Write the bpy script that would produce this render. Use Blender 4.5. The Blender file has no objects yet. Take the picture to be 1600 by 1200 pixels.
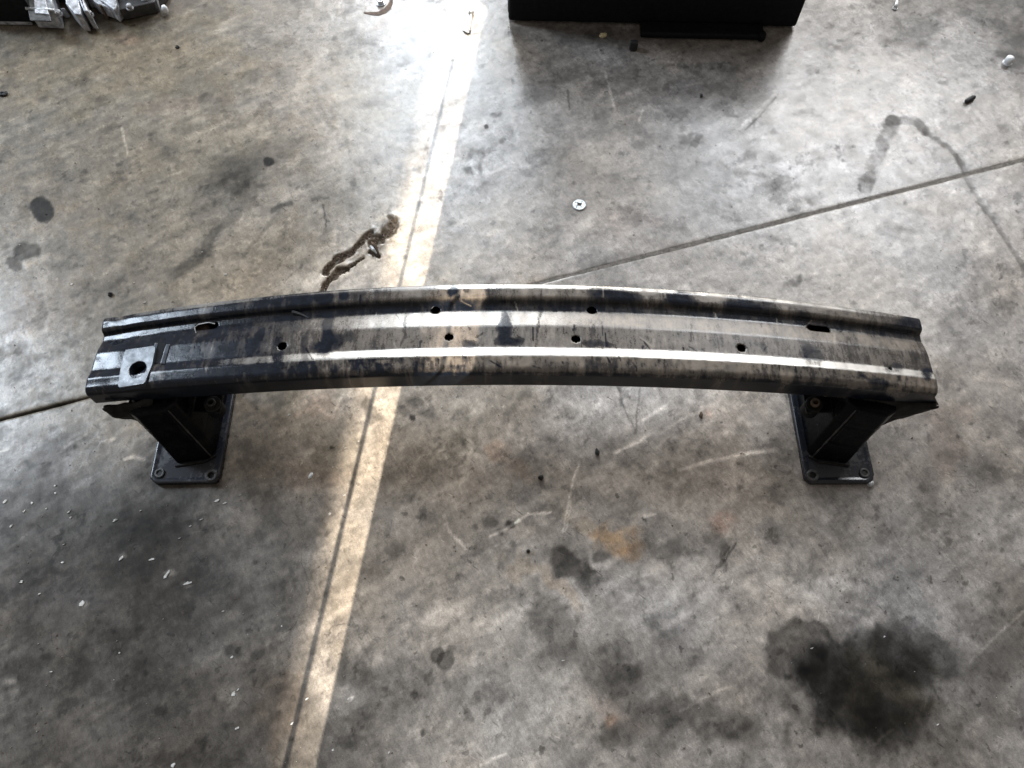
import bpy, bmesh, math, random
import numpy as np
from mathutils import Vector, Matrix
random.seed(7); rng = np.random.default_rng(11)
S = bpy.context.scene
COL = S.collection

# ------------------------------------------------------------------ camera
H, F, PITCH = 1.2, 1200.0, math.radians(64)
cam = bpy.data.cameras.new('camera'); cam.sensor_width = 36; cam.lens = 27.0
cam.clip_start = 0.02; cam.clip_end = 200
co = bpy.data.objects.new('camera', cam); COL.objects.link(co)
co.location = (0, 0, H); co.rotation_euler = (math.radians(90) - PITCH, 0, 0)
S.camera = co
FW = np.array([0, math.cos(PITCH), -math.sin(PITCH)]); UP = np.array([0, math.sin(PITCH), math.cos(PITCH)])
def unproj(x, y, z=0.0):
    """point at height z that the photograph shows at pixel x, y"""
    d = FW + np.array([1., 0, 0]) * (x - 800) / F + UP * (600 - y) / F
    t = (z - H) / d[2]
    return np.array([0, 0, H]) + d * t
def proj(X, Y, Z):
    dx, dy, dz = X, Y, Z - H
    dep = dy * FW[1] + dz * FW[2]
    return 800 + F * dx / dep, 600 - F * (dy * UP[1] + dz * UP[2]) / dep

# ------------------------------------------------------------------ light
S.cycles.sample_clamp_indirect = 4.0
S.view_settings.view_transform = 'Standard'; S.view_settings.look = 'None'
S.view_settings.exposure = 0.0; S.view_settings.gamma = 1.0
w = bpy.data.worlds.new('World'); S.world = w; w.use_nodes = True
w.node_tree.nodes['Background'].inputs[0].default_value = (1.0, 0.93, 0.86, 1)
w.node_tree.nodes['Background'].inputs[1].default_value = 0.29
def area(name, loc, target, sx, sy, power, color):
    l = bpy.data.lights.new(name, 'AREA'); l.shape = 'RECTANGLE'; l.size = sx; l.size_y = sy
    l.energy = power; l.color = color
    o = bpy.data.objects.new(name, l); COL.objects.link(o); o.location = loc
    o.rotation_euler = (Vector(target) - Vector(loc)).to_track_quat('-Z', 'Y').to_euler()
    return o
# daylight through the workshop's openings, beyond the top of the picture
area('doorway_light', (-0.72, 5.6, 2.95), (-0.15, 0.5, 0.2), 0.66, 4.4, 265, (0.84, 0.92, 1.0))
area('wide_doorway_light', (0.45, 6.0, 2.29), (0.1, 0.4, 0.2), 6.1, 1.26, 180, (1.0, 0.945, 0.87))
area('high_window_light', (3.1, 5.5, 4.8), (0.6, 0.9, 0.0), 2.6, 1.35, 245, (0.95, 0.97, 1.0))
area('side_window_light', (-5.9, 3.4, 4.0), (-0.55, 0.55, 0.15), 1.35, 3.6, 540, (0.74, 0.86, 1.0))
# spot in place of the sun, cut to a strip by the unseen panels
SUN_P = unproj(636, 520)
LAMP = np.array([SUN_P[0] + 0.60 * 9, SUN_P[1] - 0.5 * 9, 9.0])
sl = bpy.data.lights.new('sunbeam_light', 'SPOT'); sl.energy = 18000; sl.color = (1.0, 0.915, 0.79)
sl.spot_size = math.radians(17); sl.spot_blend = 0.25; sl.shadow_soft_size = 0.006
so = bpy.data.objects.new('sunbeam_light', sl); COL.objects.link(so); so.location = LAMP
so.rotation_euler = (Vector(SUN_P) - Vector(LAMP)).to_track_quat('-Z', 'Y').to_euler()

# ------------------------------------------------------------------ helpers
def link(name, me, mat=None, parent=None, smooth=False):
    o = bpy.data.objects.new(name, me); COL.objects.link(o)
    if mat is not None: me.materials.append(mat)
    if parent is not None: o.parent = parent
    if smooth:
        for p in me.polygons: p.use_smooth = True
    return o
def from_bm(name, bm, mat, parent=None, smooth=False, bevel=0.0, seg=2):
    bmesh.ops.recalc_face_normals(bm, faces=bm.faces)
    me = bpy.data.meshes.new(name); bm.to_mesh(me); bm.free()
    o = link(name, me, mat, parent, smooth)
    if bevel:
        m = o.modifiers.new('bevel', 'BEVEL'); m.width = bevel; m.segments = seg; m.limit_method = 'ANGLE'
        m.angle_limit = math.radians(35)
    return o
def tag(o, label, cat, group=None, kind=None):
    o['label'] = label; o['category'] = cat
    if group: o['group'] = group
    if kind: o['kind'] = kind
    return o
def empty(name, loc):
    o = bpy.data.objects.new(name, None); COL.objects.link(o); o.location = loc
    o.empty_display_size = 0.05
    return o
def thing(name, loc, label, cat, group=None):
    return tag(empty(name, loc), label, cat, group)
def hexa(bm, bot, top):
    """solid from a bottom loop and a top loop of equal length"""
    vb = [bm.verts.new(p) for p in bot]; vt = [bm.verts.new(p) for p in top]
    n = len(vb)
    bm.faces.new(vb[::-1]); bm.faces.new(vt)
    for i in range(n):
        j = (i + 1) % n
        bm.faces.new((vb[i], vb[j], vt[j], vt[i]))
def box(bm, x0, x1, y0, y1, z0, z1):
    q = [(x0, y0), (x1, y0), (x1, y1), (x0, y1)]
    hexa(bm, [(x, y, z0) for x, y in q], [(x, y, z1) for x, y in q])
def lathe(bm, prof, n=24, c=(0, 0, 0), sy=1.0, close=True):
    rings = []
    for r, z in prof:
        rings.append([bm.verts.new((c[0] + r * math.cos(2 * math.pi * k / n), c[1] + sy * r * math.sin(2 * math.pi * k / n), c[2] + z)) for k in range(n)])
    for a, b in zip(rings, rings[1:]):
        for k in range(n):
            j = (k + 1) % n
            bm.faces.new((a[k], a[j], b[j], b[k]))
    if close:
        bm.faces.new(rings[0][::-1]); bm.faces.new(rings[-1])
    return rings
def ring(bm, ri, ro, z0, z1, n=24, c=(0, 0, 0)):
    """flat ring with a real hole"""
    P = [(ri, z0), (ro, z0), (ro, z1), (ri, z1)]
    R = [[bm.verts.new((c[0] + r * math.cos(2 * math.pi * k / n), c[1] + r * math.sin(2 * math.pi * k / n), c[2] + z)) for k in range(n)] for r, z in P]
    for i in range(4):
        a, b = R[i], R[(i + 1) % 4]
        for k in range(n):
            j = (k + 1) % n
            bm.faces.new((a[k], a[j], b[j], b[k]))
def tube(bm, pts, r, n=8):
    pts = [Vector(p) for p in pts]; rings = []
    for i, p in enumerate(pts):
        d = (pts[min(i + 1, len(pts) - 1)] - pts[max(i - 1, 0)]).normalized()
        a = d.orthogonal().normalized() if abs(d.z) > .9 else d.cross(Vector((0, 0, 1))).normalized()
        b = d.cross(a)
        rr = r[i] if isinstance(r, (list, tuple)) else r
        rings.append([bm.verts.new(p + rr * (math.cos(2 * math.pi * k / n) * a + math.sin(2 * math.pi * k / n) * b)) for k in range(n)])
    for A, B in zip(rings, rings[1:]):
        for k in range(n):
            j = (k + 1) % n
            bm.faces.new((A[k], A[j], B[j], B[k]))
    bm.faces.new(rings[0][::-1]); bm.faces.new(rings[-1])

# numpy value noise
_T = rng.random((4, 256, 256)).astype(np.float32)
def vnoise(x, y, k=0):
    xi = np.floor(x); yi = np.floor(y); fx = x - xi; fy = y - yi
    fx = fx * fx * (3 - 2 * fx); fy = fy * fy * (3 - 2 * fy)
    xi = xi.astype(np.int64); yi = yi.astype(np.int64)
    t = _T[k % 4]; g = lambda a, b: t[(a + 37 * k) & 255, (b + 91 * k) & 255]
    return (g(xi, yi) * (1 - fx) + g(xi + 1, yi) * fx) * (1 - fy) + (g(xi, yi + 1) * (1 - fx) + g(xi + 1, yi + 1) * fx) * fy
def fbm(x, y, scale, octv=4, k=0, rough=0.55):
    s = 0; a = 1; n = 0
    for i in range(octv):
        s = s + a * vnoise(x * scale + 13.7 * i, y * scale + 5.1 * i, k + i); n += a; a *= rough; scale *= 2.03
    return s / n
def sstep(a, b, v):
    t = np.clip((v - a) / (b - a), 0, 1); return t * t * (3 - 2 * t)
def seg_dist(px, py, pts):
    d = np.full(px.shape, 1e9)
    for (x0, y0), (x1, y1) in zip(pts, pts[1:]):
        vx, vy = x1 - x0, y1 - y0; L = vx * vx + vy * vy
        t = np.clip(((px - x0) * vx + (py - y0) * vy) / L, 0, 1)
        d = np.minimum(d, np.hypot(px - x0 - t * vx, py - y0 - t * vy))
    return d

# ------------------------------------------------------------------ materials
class NT:
    def __init__(s, name):
        s.m = bpy.data.materials.new(name); s.m.use_nodes = True; s.t = s.m.node_tree; s.b = s.t.nodes['Principled BSDF']
    def n(s, typ, **kw):
        nd = s.t.nodes.new(typ)
        for k, v in kw.items():
            if k in nd.inputs.keys() if isinstance(k, str) else False: pass
            setattr(nd, k, v)
        return nd
    def l(s, a, b): s.t.links.new(a, b)
    def noise(s, scale, detail=4, rough=.6, vec=None, dist=0.0):
        nd = s.n('ShaderNodeTexNoise'); nd.inputs['Scale'].default_value = scale; nd.inputs['Detail'].default_value = detail
        nd.inputs['Roughness'].default_value = rough; nd.inputs['Distortion'].default_value = dist
        if vec is not None: s.l(vec, nd.inputs['Vector'])
        return nd.outputs['Fac']
    def coord(s, scale=(1, 1, 1), rot=(0, 0, 0)):
        g = s.n('ShaderNodeNewGeometry'); mp = s.n('ShaderNodeMapping'); mp.inputs['Scale'].default_value = scale; mp.inputs['Rotation'].default_value = rot
        r = s.n('ShaderNodeMapping'); r.inputs['Rotation'].default_value = rot
        s.l(g.outputs['Position'], r.inputs['Vector']); mp.inputs['Rotation'].default_value = (0, 0, 0)
        s.l(r.outputs['Vector'], mp.inputs['Vector'])
        return mp.outputs['Vector']
    def map(s, v, a, b, c, d, clamp=True):
        nd = s.n('ShaderNodeMapRange'); nd.clamp = clamp
        for i, x in enumerate((a, b, c, d)): nd.inputs[1 + i].default_value = x
        s.l(v, nd.inputs[0]); return nd.outputs[0]
    def math(s, op, a, b=None):
        nd = s.n('ShaderNodeMath'); nd.operation = op
        for i, x in enumerate((a, b)):
            if x is None: continue
            if isinstance(x, (int, float)): nd.inputs[i].default_value = x
            else: s.l(x, nd.inputs[i])
        return nd.outputs[0]
    def mix(s, fac, a, b, blend='MIX'):
        nd = s.n('ShaderNodeMix'); nd.data_type = 'RGBA'; nd.blend_type = blend
        for i, x in ((0, fac), (6, a), (7, b)):
            if isinstance(x, (int, float)): nd.inputs[i].default_value = x
            elif isinstance(x, tuple): nd.inputs[i].default_value = (*x, 1) if len(x) == 3 else x
            else: s.l(x, nd.inputs[i])
        return nd.outputs[2]
    def bump(s, h, strength, dist):
        nd = s.n('ShaderNodeBump'); nd.inputs['Strength'].default_value = strength; nd.inputs['Distance'].default_value = dist
        s.l(h, nd.inputs['Height']); s.l(nd.outputs[0], s.b.inputs['Normal'])
def simple(name, col, rough=.5, metal=0.0, var=.25, nscale=60, bump=.0, spec=.5, col2=None, rvar=.12):
    t = NT(name); c = t.coord()
    f = t.noise(nscale, 5, .65, c)
    b = col2 if col2 else tuple(x * (1 - var) for x in col)
    a = col if col2 else tuple(min(1, x * (1 + var)) for x in col)
    t.l(t.mix(t.map(f, .35, .65, 0, 1), b, a), t.b.inputs['Base Color'])
    t.l(t.map(t.noise(nscale * 1.7, 4, .6, c), .3, .7, max(.03, rough - rvar), min(1, rough + rvar)), t.b.inputs['Roughness'])
    t.b.inputs['Metallic'].default_value = metal; t.b.inputs['Specular IOR Level'].default_value = spec
    if bump: t.bump(f, bump, .002)
    return t.m

def floor_mat():
    t = NT('worn_concrete'); at = t.n('ShaderNodeAttribute'); at.attribute_name = 'tint'
    c = t.coord()
    fine = t.noise(520, 3, .7, c); med = t.noise(95, 5, .68, c); spk = t.noise(210, 2, .5, c)
    streak = t.noise(60, 4, .65, t.coord((5.0, .9, 1), (0, 0, math.radians(-28))))
    k = t.math('MULTIPLY', t.map(fine, .25, .75, .70, 1.30), t.map(med, .3, .7, .80, 1.20))
    k = t.math('MULTIPLY', k, t.map(streak, .3, .7, .84, 1.16))
    k = t.math('MULTIPLY', k, t.map(spk, .66, .76, 1.0, .72))
    k = t.math('MULTIPLY', k, t.map(t.noise(170, 3, .6, t.coord((3.2, .55, 1), (0, 0, math.radians(-35)))), .68, .80, 1.0, 1.18))
    k = t.math('MULTIPLY', k, t.map(t.noise(46, 7, .72, t.coord((1, .6, 1), (0, 0, math.radians(-30)))), .54, .66, 1.0, .70))
    k = t.math('MULTIPLY', k, t.map(t.noise(17, 8, .70, c), .55, .70, 1.0, .76))
    k = t.math('MULTIPLY', k, t.map(t.noise(29, 8, .72, c), .55, .72, 1.0, 1.30))
    k = t.math('MULTIPLY', k, t.map(t.noise(120, 3, .6, c), .68, .74, 1.0, .55))
    def spots(scale, rmin, rmax, thr, depth, vec, warp):
        nw = t.n('ShaderNodeTexNoise'); nw.inputs['Scale'].default_value = scale * 2.3; nw.inputs['Detail'].default_value = 5; t.l(vec, nw.inputs['Vector'])
        s1 = t.n('ShaderNodeVectorMath'); s1.operation = 'SCALE'; s1.inputs['Scale'].default_value = warp / scale; t.l(nw.outputs['Color'], s1.inputs[0])
        s2 = t.n('ShaderNodeVectorMath'); s2.operation = 'ADD'; t.l(vec, s2.inputs[0]); t.l(s1.outputs[0], s2.inputs[1])
        v_ = t.n('ShaderNodeTexVoronoi'); v_.voronoi_dimensions = '2D'; v_.inputs['Scale'].default_value = scale; t.l(s2.outputs[0], v_.inputs['Vector'])
        sp = t.n('ShaderNodeSeparateColor'); t.l(v_.outputs['Color'], sp.inputs[0])
        rad = t.map(sp.outputs[0], thr, 1.0, rmin, rmax)
        on = t.math('GREATER_THAN', sp.outputs[0], thr)
        e = t.map(t.math('SUBTRACT', v_.outputs['Distance'], rad), -.035, .02, 1, 0)
        return t.math('MULTIPLY', t.math('MULTIPLY', e, on), t.math('MULTIPLY', sp.outputs[1], depth))
    k = t.math('MULTIPLY', k, t.math('SUBTRACT', 1.0, spots(11, .04, .14, .76, .48, c, .9)))
    k = t.math('MULTIPLY', k, t.math('SUBTRACT', 1.0, spots(38, .06, .16, .70, .58, c, .8)))
    k = t.math('MULTIPLY', k, t.math('SUBTRACT', 1.0, spots(30, .03, .10, .70, .55, t.coord((3.0, .45, 1), (0, 0, math.radians(-52))), .3)))
    k = t.math('MULTIPLY', k, t.math('ADD', 1.0, spots(26, .02, .055, .62, .85, t.coord((3.4, .40, 1), (0, 0, math.radians(-62))), .35)))
    k = t.math('MULTIPLY', k, t.math('ADD', 1.0, spots(22, .02, .05, .70, .7, t.coord((3.4, .35, 1), (0, 0, math.radians(24))), .35)))
    vo = t.n('ShaderNodeTexVoronoi'); vo.feature = 'DISTANCE_TO_EDGE'; vo.inputs['Scale'].default_value = 4.2
    vd = t.n('ShaderNodeVectorMath'); vd.operation = 'ADD'; nv = t.n('ShaderNodeTexNoise'); nv.inputs['Scale'].default_value = 9; nv.inputs['Detail'].default_value = 6
    sv_ = t.n('ShaderNodeVectorMath'); sv_.operation = 'SCALE'; sv_.inputs['Scale'].default_value = .22
    t.l(c, nv.inputs['Vector']); t.l(nv.outputs['Color'], sv_.inputs[0]); t.l(c, vd.inputs[0]); t.l(sv_.outputs[0], vd.inputs[1]); t.l(vd.outputs[0], vo.inputs['Vector'])
    hair = t.math('MULTIPLY', t.map(vo.outputs['Distance'], .0015, .006, 1, 0), t.map(t.noise(3.1, 3, .5, c), .52, .62, 0, .35))
    k = t.math('MULTIPLY', k, t.math('SUBTRACT', 1.0, hair))
    cc = t.n('ShaderNodeCombineColor'); [t.l(k, cc.inputs[i]) for i in range(3)]
    t.l(t.mix(1.0, at.outputs['Color'], cc.outputs[0], 'MULTIPLY'), t.b.inputs['Base Color'])
    sepc = t.n('ShaderNodeSeparateColor'); t.l(at.outputs['Color'], sepc.inputs[0])
    t.l(t.math('ADD', t.map(t.noise(22, 4, .6, c), .3, .7, -.07, .08), t.map(sepc.outputs[1], .03, .15, .44, .28)), t.b.inputs['Roughness'])
    t.l(t.map(sepc.outputs[1], .03, .17, .14, .52), t.b.inputs['Specular IOR Level'])
    h = t.math('ADD', t.math('MULTIPLY', fine, .5), med)
    t.bump(h, .20, .0012)
    return t.m

def beam_mat(name, dustcol, dustcol2):
    t = NT(name); at = t.n('ShaderNodeAttribute'); at.attribute_name = 'dust'
    c = t.coord()
    drip = t.noise(60, 4, .6, t.coord((4.2, 1.1, .8)))
    fine = t.noise(420, 4, .7, c); med = t.noise(70, 5, .65, c)
    nz = t.math('MULTIPLY', t.math('SUBTRACT', drip, .5), 1.0)
    nz = t.math('ADD', nz, t.math('MULTIPLY', t.math('SUBTRACT', fine, .5), .85))
    nz = t.math('ADD', nz, t.math('MULTIPLY', t.math('SUBTRACT', med, .5), .60))
    d = t.math('ADD', at.outputs['Fac'], t.math('MULTIPLY', nz, t.map(at.outputs['Fac'], 0, .6, .18, 1.0)))
    m = t.map(d, .08, 1.02, 0, 1)
    paint = t.mix(t.map(med, .35, .65, 0, 1), (.004, .0055, .009), (.009, .012, .019))
    dust = t.mix(t.map(t.noise(33, 5, .6, c), .35, .65, 0, 1), dustcol, dustcol2)
    wn = t.n('ShaderNodeAttribute'); wn.attribute_name = 'worn_glint'
    wf = t.map(t.math('ADD', wn.outputs['Fac'], t.math('MULTIPLY', t.math('SUBTRACT', fine, .5), .5)), .15, .75, 0, 1)
    t.l(t.mix(wf, t.mix(m, paint, dust), (.46, .44, .41)), t.b.inputs['Base Color'])
    t.l(t.math('MULTIPLY', wf, .85), t.b.inputs['Metallic'])
    t.l(t.map(t.math('ADD', m, t.math('MULTIPLY', t.math('SUBTRACT', med, .5), .25)), 0, 1, .17, .42), t.b.inputs['Roughness'])
    t.l(t.map(m, 0, 1, .32, .95), t.b.inputs['Specular IOR Level'])
    t.bump(t.math('ADD', fine, t.math('MULTIPLY', med, 2.0)), .10, .0012)
    return t.m
M_floor = floor_mat()
M_joint = simple('joint_dirt', (.030, .026, .022), .9, var=.5, nscale=120, bump=.4)
M_beam = beam_mat('dusty_black_coat', (.188, .150, .113), (.095, .076, .056))
def black_mat(name, base, dusty, rough, spec, edge):
    t = NT(name); c = t.coord()
    n1 = t.noise(38, 7, .7, c); n2 = t.noise(260, 4, .7, c)
    sc = t.map(t.math('ADD', n1, t.math('MULTIPLY', t.math('SUBTRACT', n2, .5), .35)), .52, .74, 0, 1)
    bv = t.n('ShaderNodeBevel'); bv.samples = 4; bv.inputs['Radius'].default_value = .0035
    ge = t.n('ShaderNodeNewGeometry'); dt = t.n('ShaderNodeVectorMath'); dt.operation = 'DOT_PRODUCT'
    t.l(bv.outputs[0], dt.inputs[0]); t.l(ge.outputs['Normal'], dt.inputs[1])
    eg = t.map(t.math('ADD', dt.outputs['Value'], t.math('MULTIPLY', t.math('SUBTRACT', n2, .5), .25)), .97, .80, 0, edge)
    col = t.mix(sc, base, dusty); col = t.mix(eg, col, (.11, .105, .10))
    t.l(col, t.b.inputs['Base Color'])
    t.l(t.map(t.math('ADD', sc, t.math('MULTIPLY', n2, .3)), 0, 1.2, rough - .10, rough + .22), t.b.inputs['Roughness'])
    t.b.inputs['Specular IOR Level'].default_value = spec
    t.bump(t.math('ADD', n2, t.math('MULTIPLY', n1, 2.0)), .06, .0010)
    return t.m
M_black = black_mat('black_coat', (.0022, .0026, .0036), (.012, .0115, .011), .34, .09, .5)
M_blackmatte = simple('black_steel', (.006, .0066, .008), .6, var=.3, nscale=90, bump=.05, spec=.12)
M_plate = black_mat('plate_coat', (.013, .015, .021), (.036, .036, .037), .30, .5, .6)
M_edge = simple('scraped_steel', (.30, .29, .28), .45, metal=.6, var=.5, nscale=160)
M_rust = simple('rusty_steel', (.16, .10, .065), .8, var=.5, nscale=140, bump=.4, col2=(.06, .045, .035))
M_alu = simple('cast_aluminium', (.56, .57, .60), .55, metal=.25, var=.45, nscale=70, bump=.4, col2=(.16, .16, .165))
M_aludark = simple('oily_casting', (.055, .052, .05), .5, var=.6, nscale=60, bump=.5, col2=(.016, .015, .015))
M_zinc = simple('zinc_steel', (.55, .58, .60), .38, metal=.55, var=.2, nscale=200, bump=.1)
M_white = simple('white_plastic', (.72, .74, .76), .4, var=.12, nscale=120)
M_rubber = simple('black_rubber', (.012, .012, .012), .7, var=.4, nscale=200, bump=.3)
M_brown = simple('dark_grit', (.062, .040, .023), .85, var=.5, nscale=220, bump=.5)
M_yellow = simple('pale_yellow_chip', (.55, .47, .28), .7, var=.25, nscale=150, bump=.3)
M_flake = simple('white_paint', (.44, .43, .405), .7, var=.25, nscale=200, bump=.3)
M_mask = simple('mask_sheet', (.25, .25, .25), .8, var=.2, nscale=12)

# ------------------------------------------------------------------ floor: two concrete slabs with a sawn joint
J0, J1 = unproj(0, 656), unproj(1600, 250)
JA = (J1 - J0)[:2] / np.linalg.norm((J1 - J0)[:2]); JB = np.array([-JA[1], JA[0]])
def graded(lo, hi, step, far, grow=1.22):
    a = list(np.arange(lo, hi + step / 2, step)); s = step
    left = []; x = lo
    while x > -far: s *= grow; x -= s; left.append(x)
    s = step; x = a[-1]; right = []
    while x < far: s *= grow; x += s; right.append(x)
    return np.array(left[::-1] + a + right)

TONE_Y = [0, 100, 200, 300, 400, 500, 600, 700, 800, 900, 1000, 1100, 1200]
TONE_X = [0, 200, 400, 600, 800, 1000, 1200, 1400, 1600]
# floor tone, cell by cell: dirt, with light and reflections put into the colour
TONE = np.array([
 [0.74, 0.74, 0.80, 0.92, 0.96, 0.98, 0.98, 0.52, 0.50],  # far right cells darkened to paint in a dark reflection
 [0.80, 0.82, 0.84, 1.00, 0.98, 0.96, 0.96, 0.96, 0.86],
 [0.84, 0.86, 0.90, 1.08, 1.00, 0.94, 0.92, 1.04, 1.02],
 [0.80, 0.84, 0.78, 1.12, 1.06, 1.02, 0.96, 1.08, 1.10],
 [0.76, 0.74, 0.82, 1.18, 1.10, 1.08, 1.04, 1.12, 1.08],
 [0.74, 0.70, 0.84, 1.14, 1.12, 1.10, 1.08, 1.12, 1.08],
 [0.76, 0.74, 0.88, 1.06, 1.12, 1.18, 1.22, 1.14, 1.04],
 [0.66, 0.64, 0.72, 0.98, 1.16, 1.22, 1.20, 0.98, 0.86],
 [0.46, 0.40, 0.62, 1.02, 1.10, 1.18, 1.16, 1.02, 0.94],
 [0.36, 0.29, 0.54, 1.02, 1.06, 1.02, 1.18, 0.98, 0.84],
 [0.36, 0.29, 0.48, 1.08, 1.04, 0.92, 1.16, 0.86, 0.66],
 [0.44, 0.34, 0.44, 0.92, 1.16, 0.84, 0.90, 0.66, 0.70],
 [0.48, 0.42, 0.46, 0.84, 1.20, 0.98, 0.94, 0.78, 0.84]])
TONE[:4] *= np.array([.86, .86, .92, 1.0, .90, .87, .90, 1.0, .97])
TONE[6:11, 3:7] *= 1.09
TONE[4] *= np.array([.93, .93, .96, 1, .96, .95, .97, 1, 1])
def bil(px, py):
    gx = np.interp(px, TONE_X, np.arange(len(TONE_X))); gy = np.interp(py, TONE_Y, np.arange(len(TONE_Y)))
    x0 = np.minimum(gx.astype(int), len(TONE_X) - 2); y0 = np.minimum(gy.astype(int), len(TONE_Y) - 2)
    fx = gx - x0; fy = gy - y0; fx = fx * fx * (3 - 2 * fx); fy = fy * fy * (3 - 2 * fy)
    return (TONE[y0, x0] * (1 - fx) + TONE[y0, x0 + 1] * fx) * (1 - fy) + (TONE[y0 + 1, x0] * (1 - fx) + TONE[y0 + 1, x0 + 1] * fx) * fy

# stains and some painted shade: x, y (as the photograph shows them), radii, tilt in degrees, darkness, edge softness, ragged
BLOBS = [
 (65, 327, 18, 23, -30, .82, .22, .2), (40, 390, 22, 15, -10, .6, .3, .3), (20, 410, 13, 11, 0, .55, .3, .3), (420, 252, 9, 8, 0, .85, .3, .2),
 (323, 157, 14, 10, -20, .35, .4, .4), (345, 275, 62, 34, -35, .42, .8, .5), (400, 262, 70, 30, -40, .42, .8, .5), (290, 415, 46, 15, -32, .50, .6, .4), (325, 380, 40, 13, -40, .50, .6, .4), (370, 330, 60, 18, -50, .34, .7, .5), (200, 450, 60, 40, -10, .20, .9, .5),
 (70, 155, 10, 8, 0, .40, .5, .4), (237, 210, 9, 4, 0, .4, .5, .4), (545, 12, 10, 18, 10, .35, .6, .4),
 (770, 180, 7, 5, 0, .5, .5, .3), (779, 179, 4, 4, 0, .5, .5, .3), (735, 268, 11, 5, 25, .5, .4, .3), (752, 268, 4, 9, 0, .5, .5, .3), (730, 243, 6, 10, 0, .4, .6, .4), (785, 220, 6, 5, 0, .5, .5, .3), (740, 235, 40, 60, 0, .12, .9, .5),
 (935, 185, 13, 20, 0, .38, .6, .5), (865, 195, 16, 14, 0, .26, .6, .5), (1010, 210, 14, 9, 10, .30, .5, .5), (1085, 215, 18, 12, 0, .38, .5, .5), (835, 150, 22, 9, 0, .2, .7, .5),(1125, 108, 8, 5, 15, .35, .5, .3), (1038, 135, 7, 5, 0, .32, .6, .4),
 (587, 247, 14, 7, -20, .22, .4, .3), (1244, 441, 10, 9, 0, .45, .45, .3), (1473, 131, 11, 5, 15, .40, .5, .3), (1270, 305, 12, 10, 0, .25, .7, .4), (1573, 223, 4, 4, 0, .4, .5, .3),
 (648, 625, 13, 9, 0, .45, .6, .4), (635, 640, 16, 8, 20, .45, .6, .4), (645, 652, 5, 6, 0, .72, .4, .2), (670, 648, 18, 9, 20, .22, .7, .5), (742, 678, 5, 14, 5, .30, .6, .3), (795, 650, 10, 25, 20, .25, .7, .5), (815, 612, 16, 8, -40, .34, .5, .5), (700, 770, 16, 6, 0, .25, .7, .5),
 (765, 817, 13, 9, 0, .55, .5, .4), (798, 822, 9, 6, 0, .70, .4, .4), (742, 824, 5, 5, 0, .4, .5, .3), (782, 832, 8, 4, 30, .5, .5, .4),
 (895, 880, 46, 28, 15, .66, .45, .7), (925, 900, 22, 22, 0, .50, .5, .7), (945, 868, 16, 8, -20, .5, .5, .6), (1050, 852, 16, 15, 0, .42, .6, .6), (1010, 860, 34, 22, 0, .30, .7, .6), (1120, 840, 22, 26, 30, .38, .6, .6), (1085, 868, 14, 8, 0, .35, .6, .6),
 (1130, 855, 12, 8, -50, .35, .5, .5), (960, 855, 30, 12, 60, .12, .6, .4),
 (684, 1024, 11, 14, 35, .55, .18, .12), (697, 1032, 14, 17, 40, .52, .18, .12), (672, 1062, 13, 12, -30, .38, .3, .3), (646, 1088, 7, 7, 0, .55, .4, .3), (664, 1144, 4, 6, 20, .65, .4, .3), (615, 1128, 9, 8, 0, .32, .5, .4), (715, 1015, 12, 8, 0, .28, .6, .5), (550, 1050, 34, 24, -10, .42, .4, .4), (625, 930, 14, 10, 0, .22, .6, .4),
 (830, 940, 46, 16, 45, .28, .7, .6), (870, 990, 50, 34, 45, .36, .6, .6), (930, 1045, 62, 38, 40, .40, .6, .6), (980, 1050, 40, 60, 0, .26, .7, .6), (1085, 1118, 70, 30, 10, .42, .6, .7), (1150, 1140, 60, 24, 0, .34, .7, .7), (1010, 1150, 60, 24, 0, .30, .8, .6),
 (1290, 1040, 62, 52, 20, .55, .5, .2), (1242, 1015, 54, 50, -20, .60, .16, .22), (1345, 1072, 118, 90, 0, .68, .34, .22), (1330, 1085, 80, 66, 0, .45, .6, .3), (1430, 1020, 84, 48, 20, .55, .30, .3), (1390, 1130, 80, 44, 0, .45, .5, .4), (1278, 1015, 18, 15, 0, .45, .4, .4),
 (1330, 945, 46, 22, 10, .22, .6, .5), (1570, 1000, 60, 100, 0, .22, .8, .6), (1560, 720, 40, 60, 0, .15, .8, .6), (1480, 690, 26, 90, 20, .16, .8, .6), (1330, 800, 40, 30, 0, .12, .8, .5),
 (230, 830, 60, 46, 20, .30, .8, .6), (250, 860, 110, 80, 0, .18, .9, .6), (40, 1040, 40, 16, -30, .36, .6, .6), (226, 1050, 5, 6, 0, .5, .5, .3), (70, 1025, 8, 8, 0, .4, .6, .4), (150, 1150, 14, 8, 30, .3, .6, .5), (360, 1020, 12, 10, 0, .4, .6, .4), (119, 699, 5, 5, 0, .5, .5, .3), (519, 699, 4, 3, 0, .7, .4, .2), (513, 836, 5, 5, 0, .5, .5, .3), (460, 835, 60, 40, -30, .25, .8, .6), (520, 785, 40, 14, -20, .3, .7, .5), (450, 650, 80, 26, 0, .22, .8, .6), (420, 720, 70, 40, 20, .18, .8, .6),
 (560, 640, 30, 20, 0, .1, .8, .5), (583, 640, 10, 18, -35, .45, .35, .5),
 (255, 870, 50, 120, 10, .16, .9, .6), (90, 950, 90, 60, 0, .16, .9, .6), (150, 36, 130, 16, 2, .35, .8, .3), (1000, 60, 220, 16, 2, .25, .9, .3), (1580, 60, 30, 40, 0, .25, .8, .5),  # long flat blobs paint shade along the foot of casting and cabinet
 (1040, 1000, 30, 14, -40, .2, .7, .5), (1200, 820, 16, 30, 20, .2, .7, .5), (1080, 760, 40, 16, -10, .1, .8, .5), (900, 330, 18, 10, 10, .22, .8, .5), (1100, 330, 60, 30, -10, .10, .9, .5), (760, 197, 4, 4, 0, .75, .3, .2),
]
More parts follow.
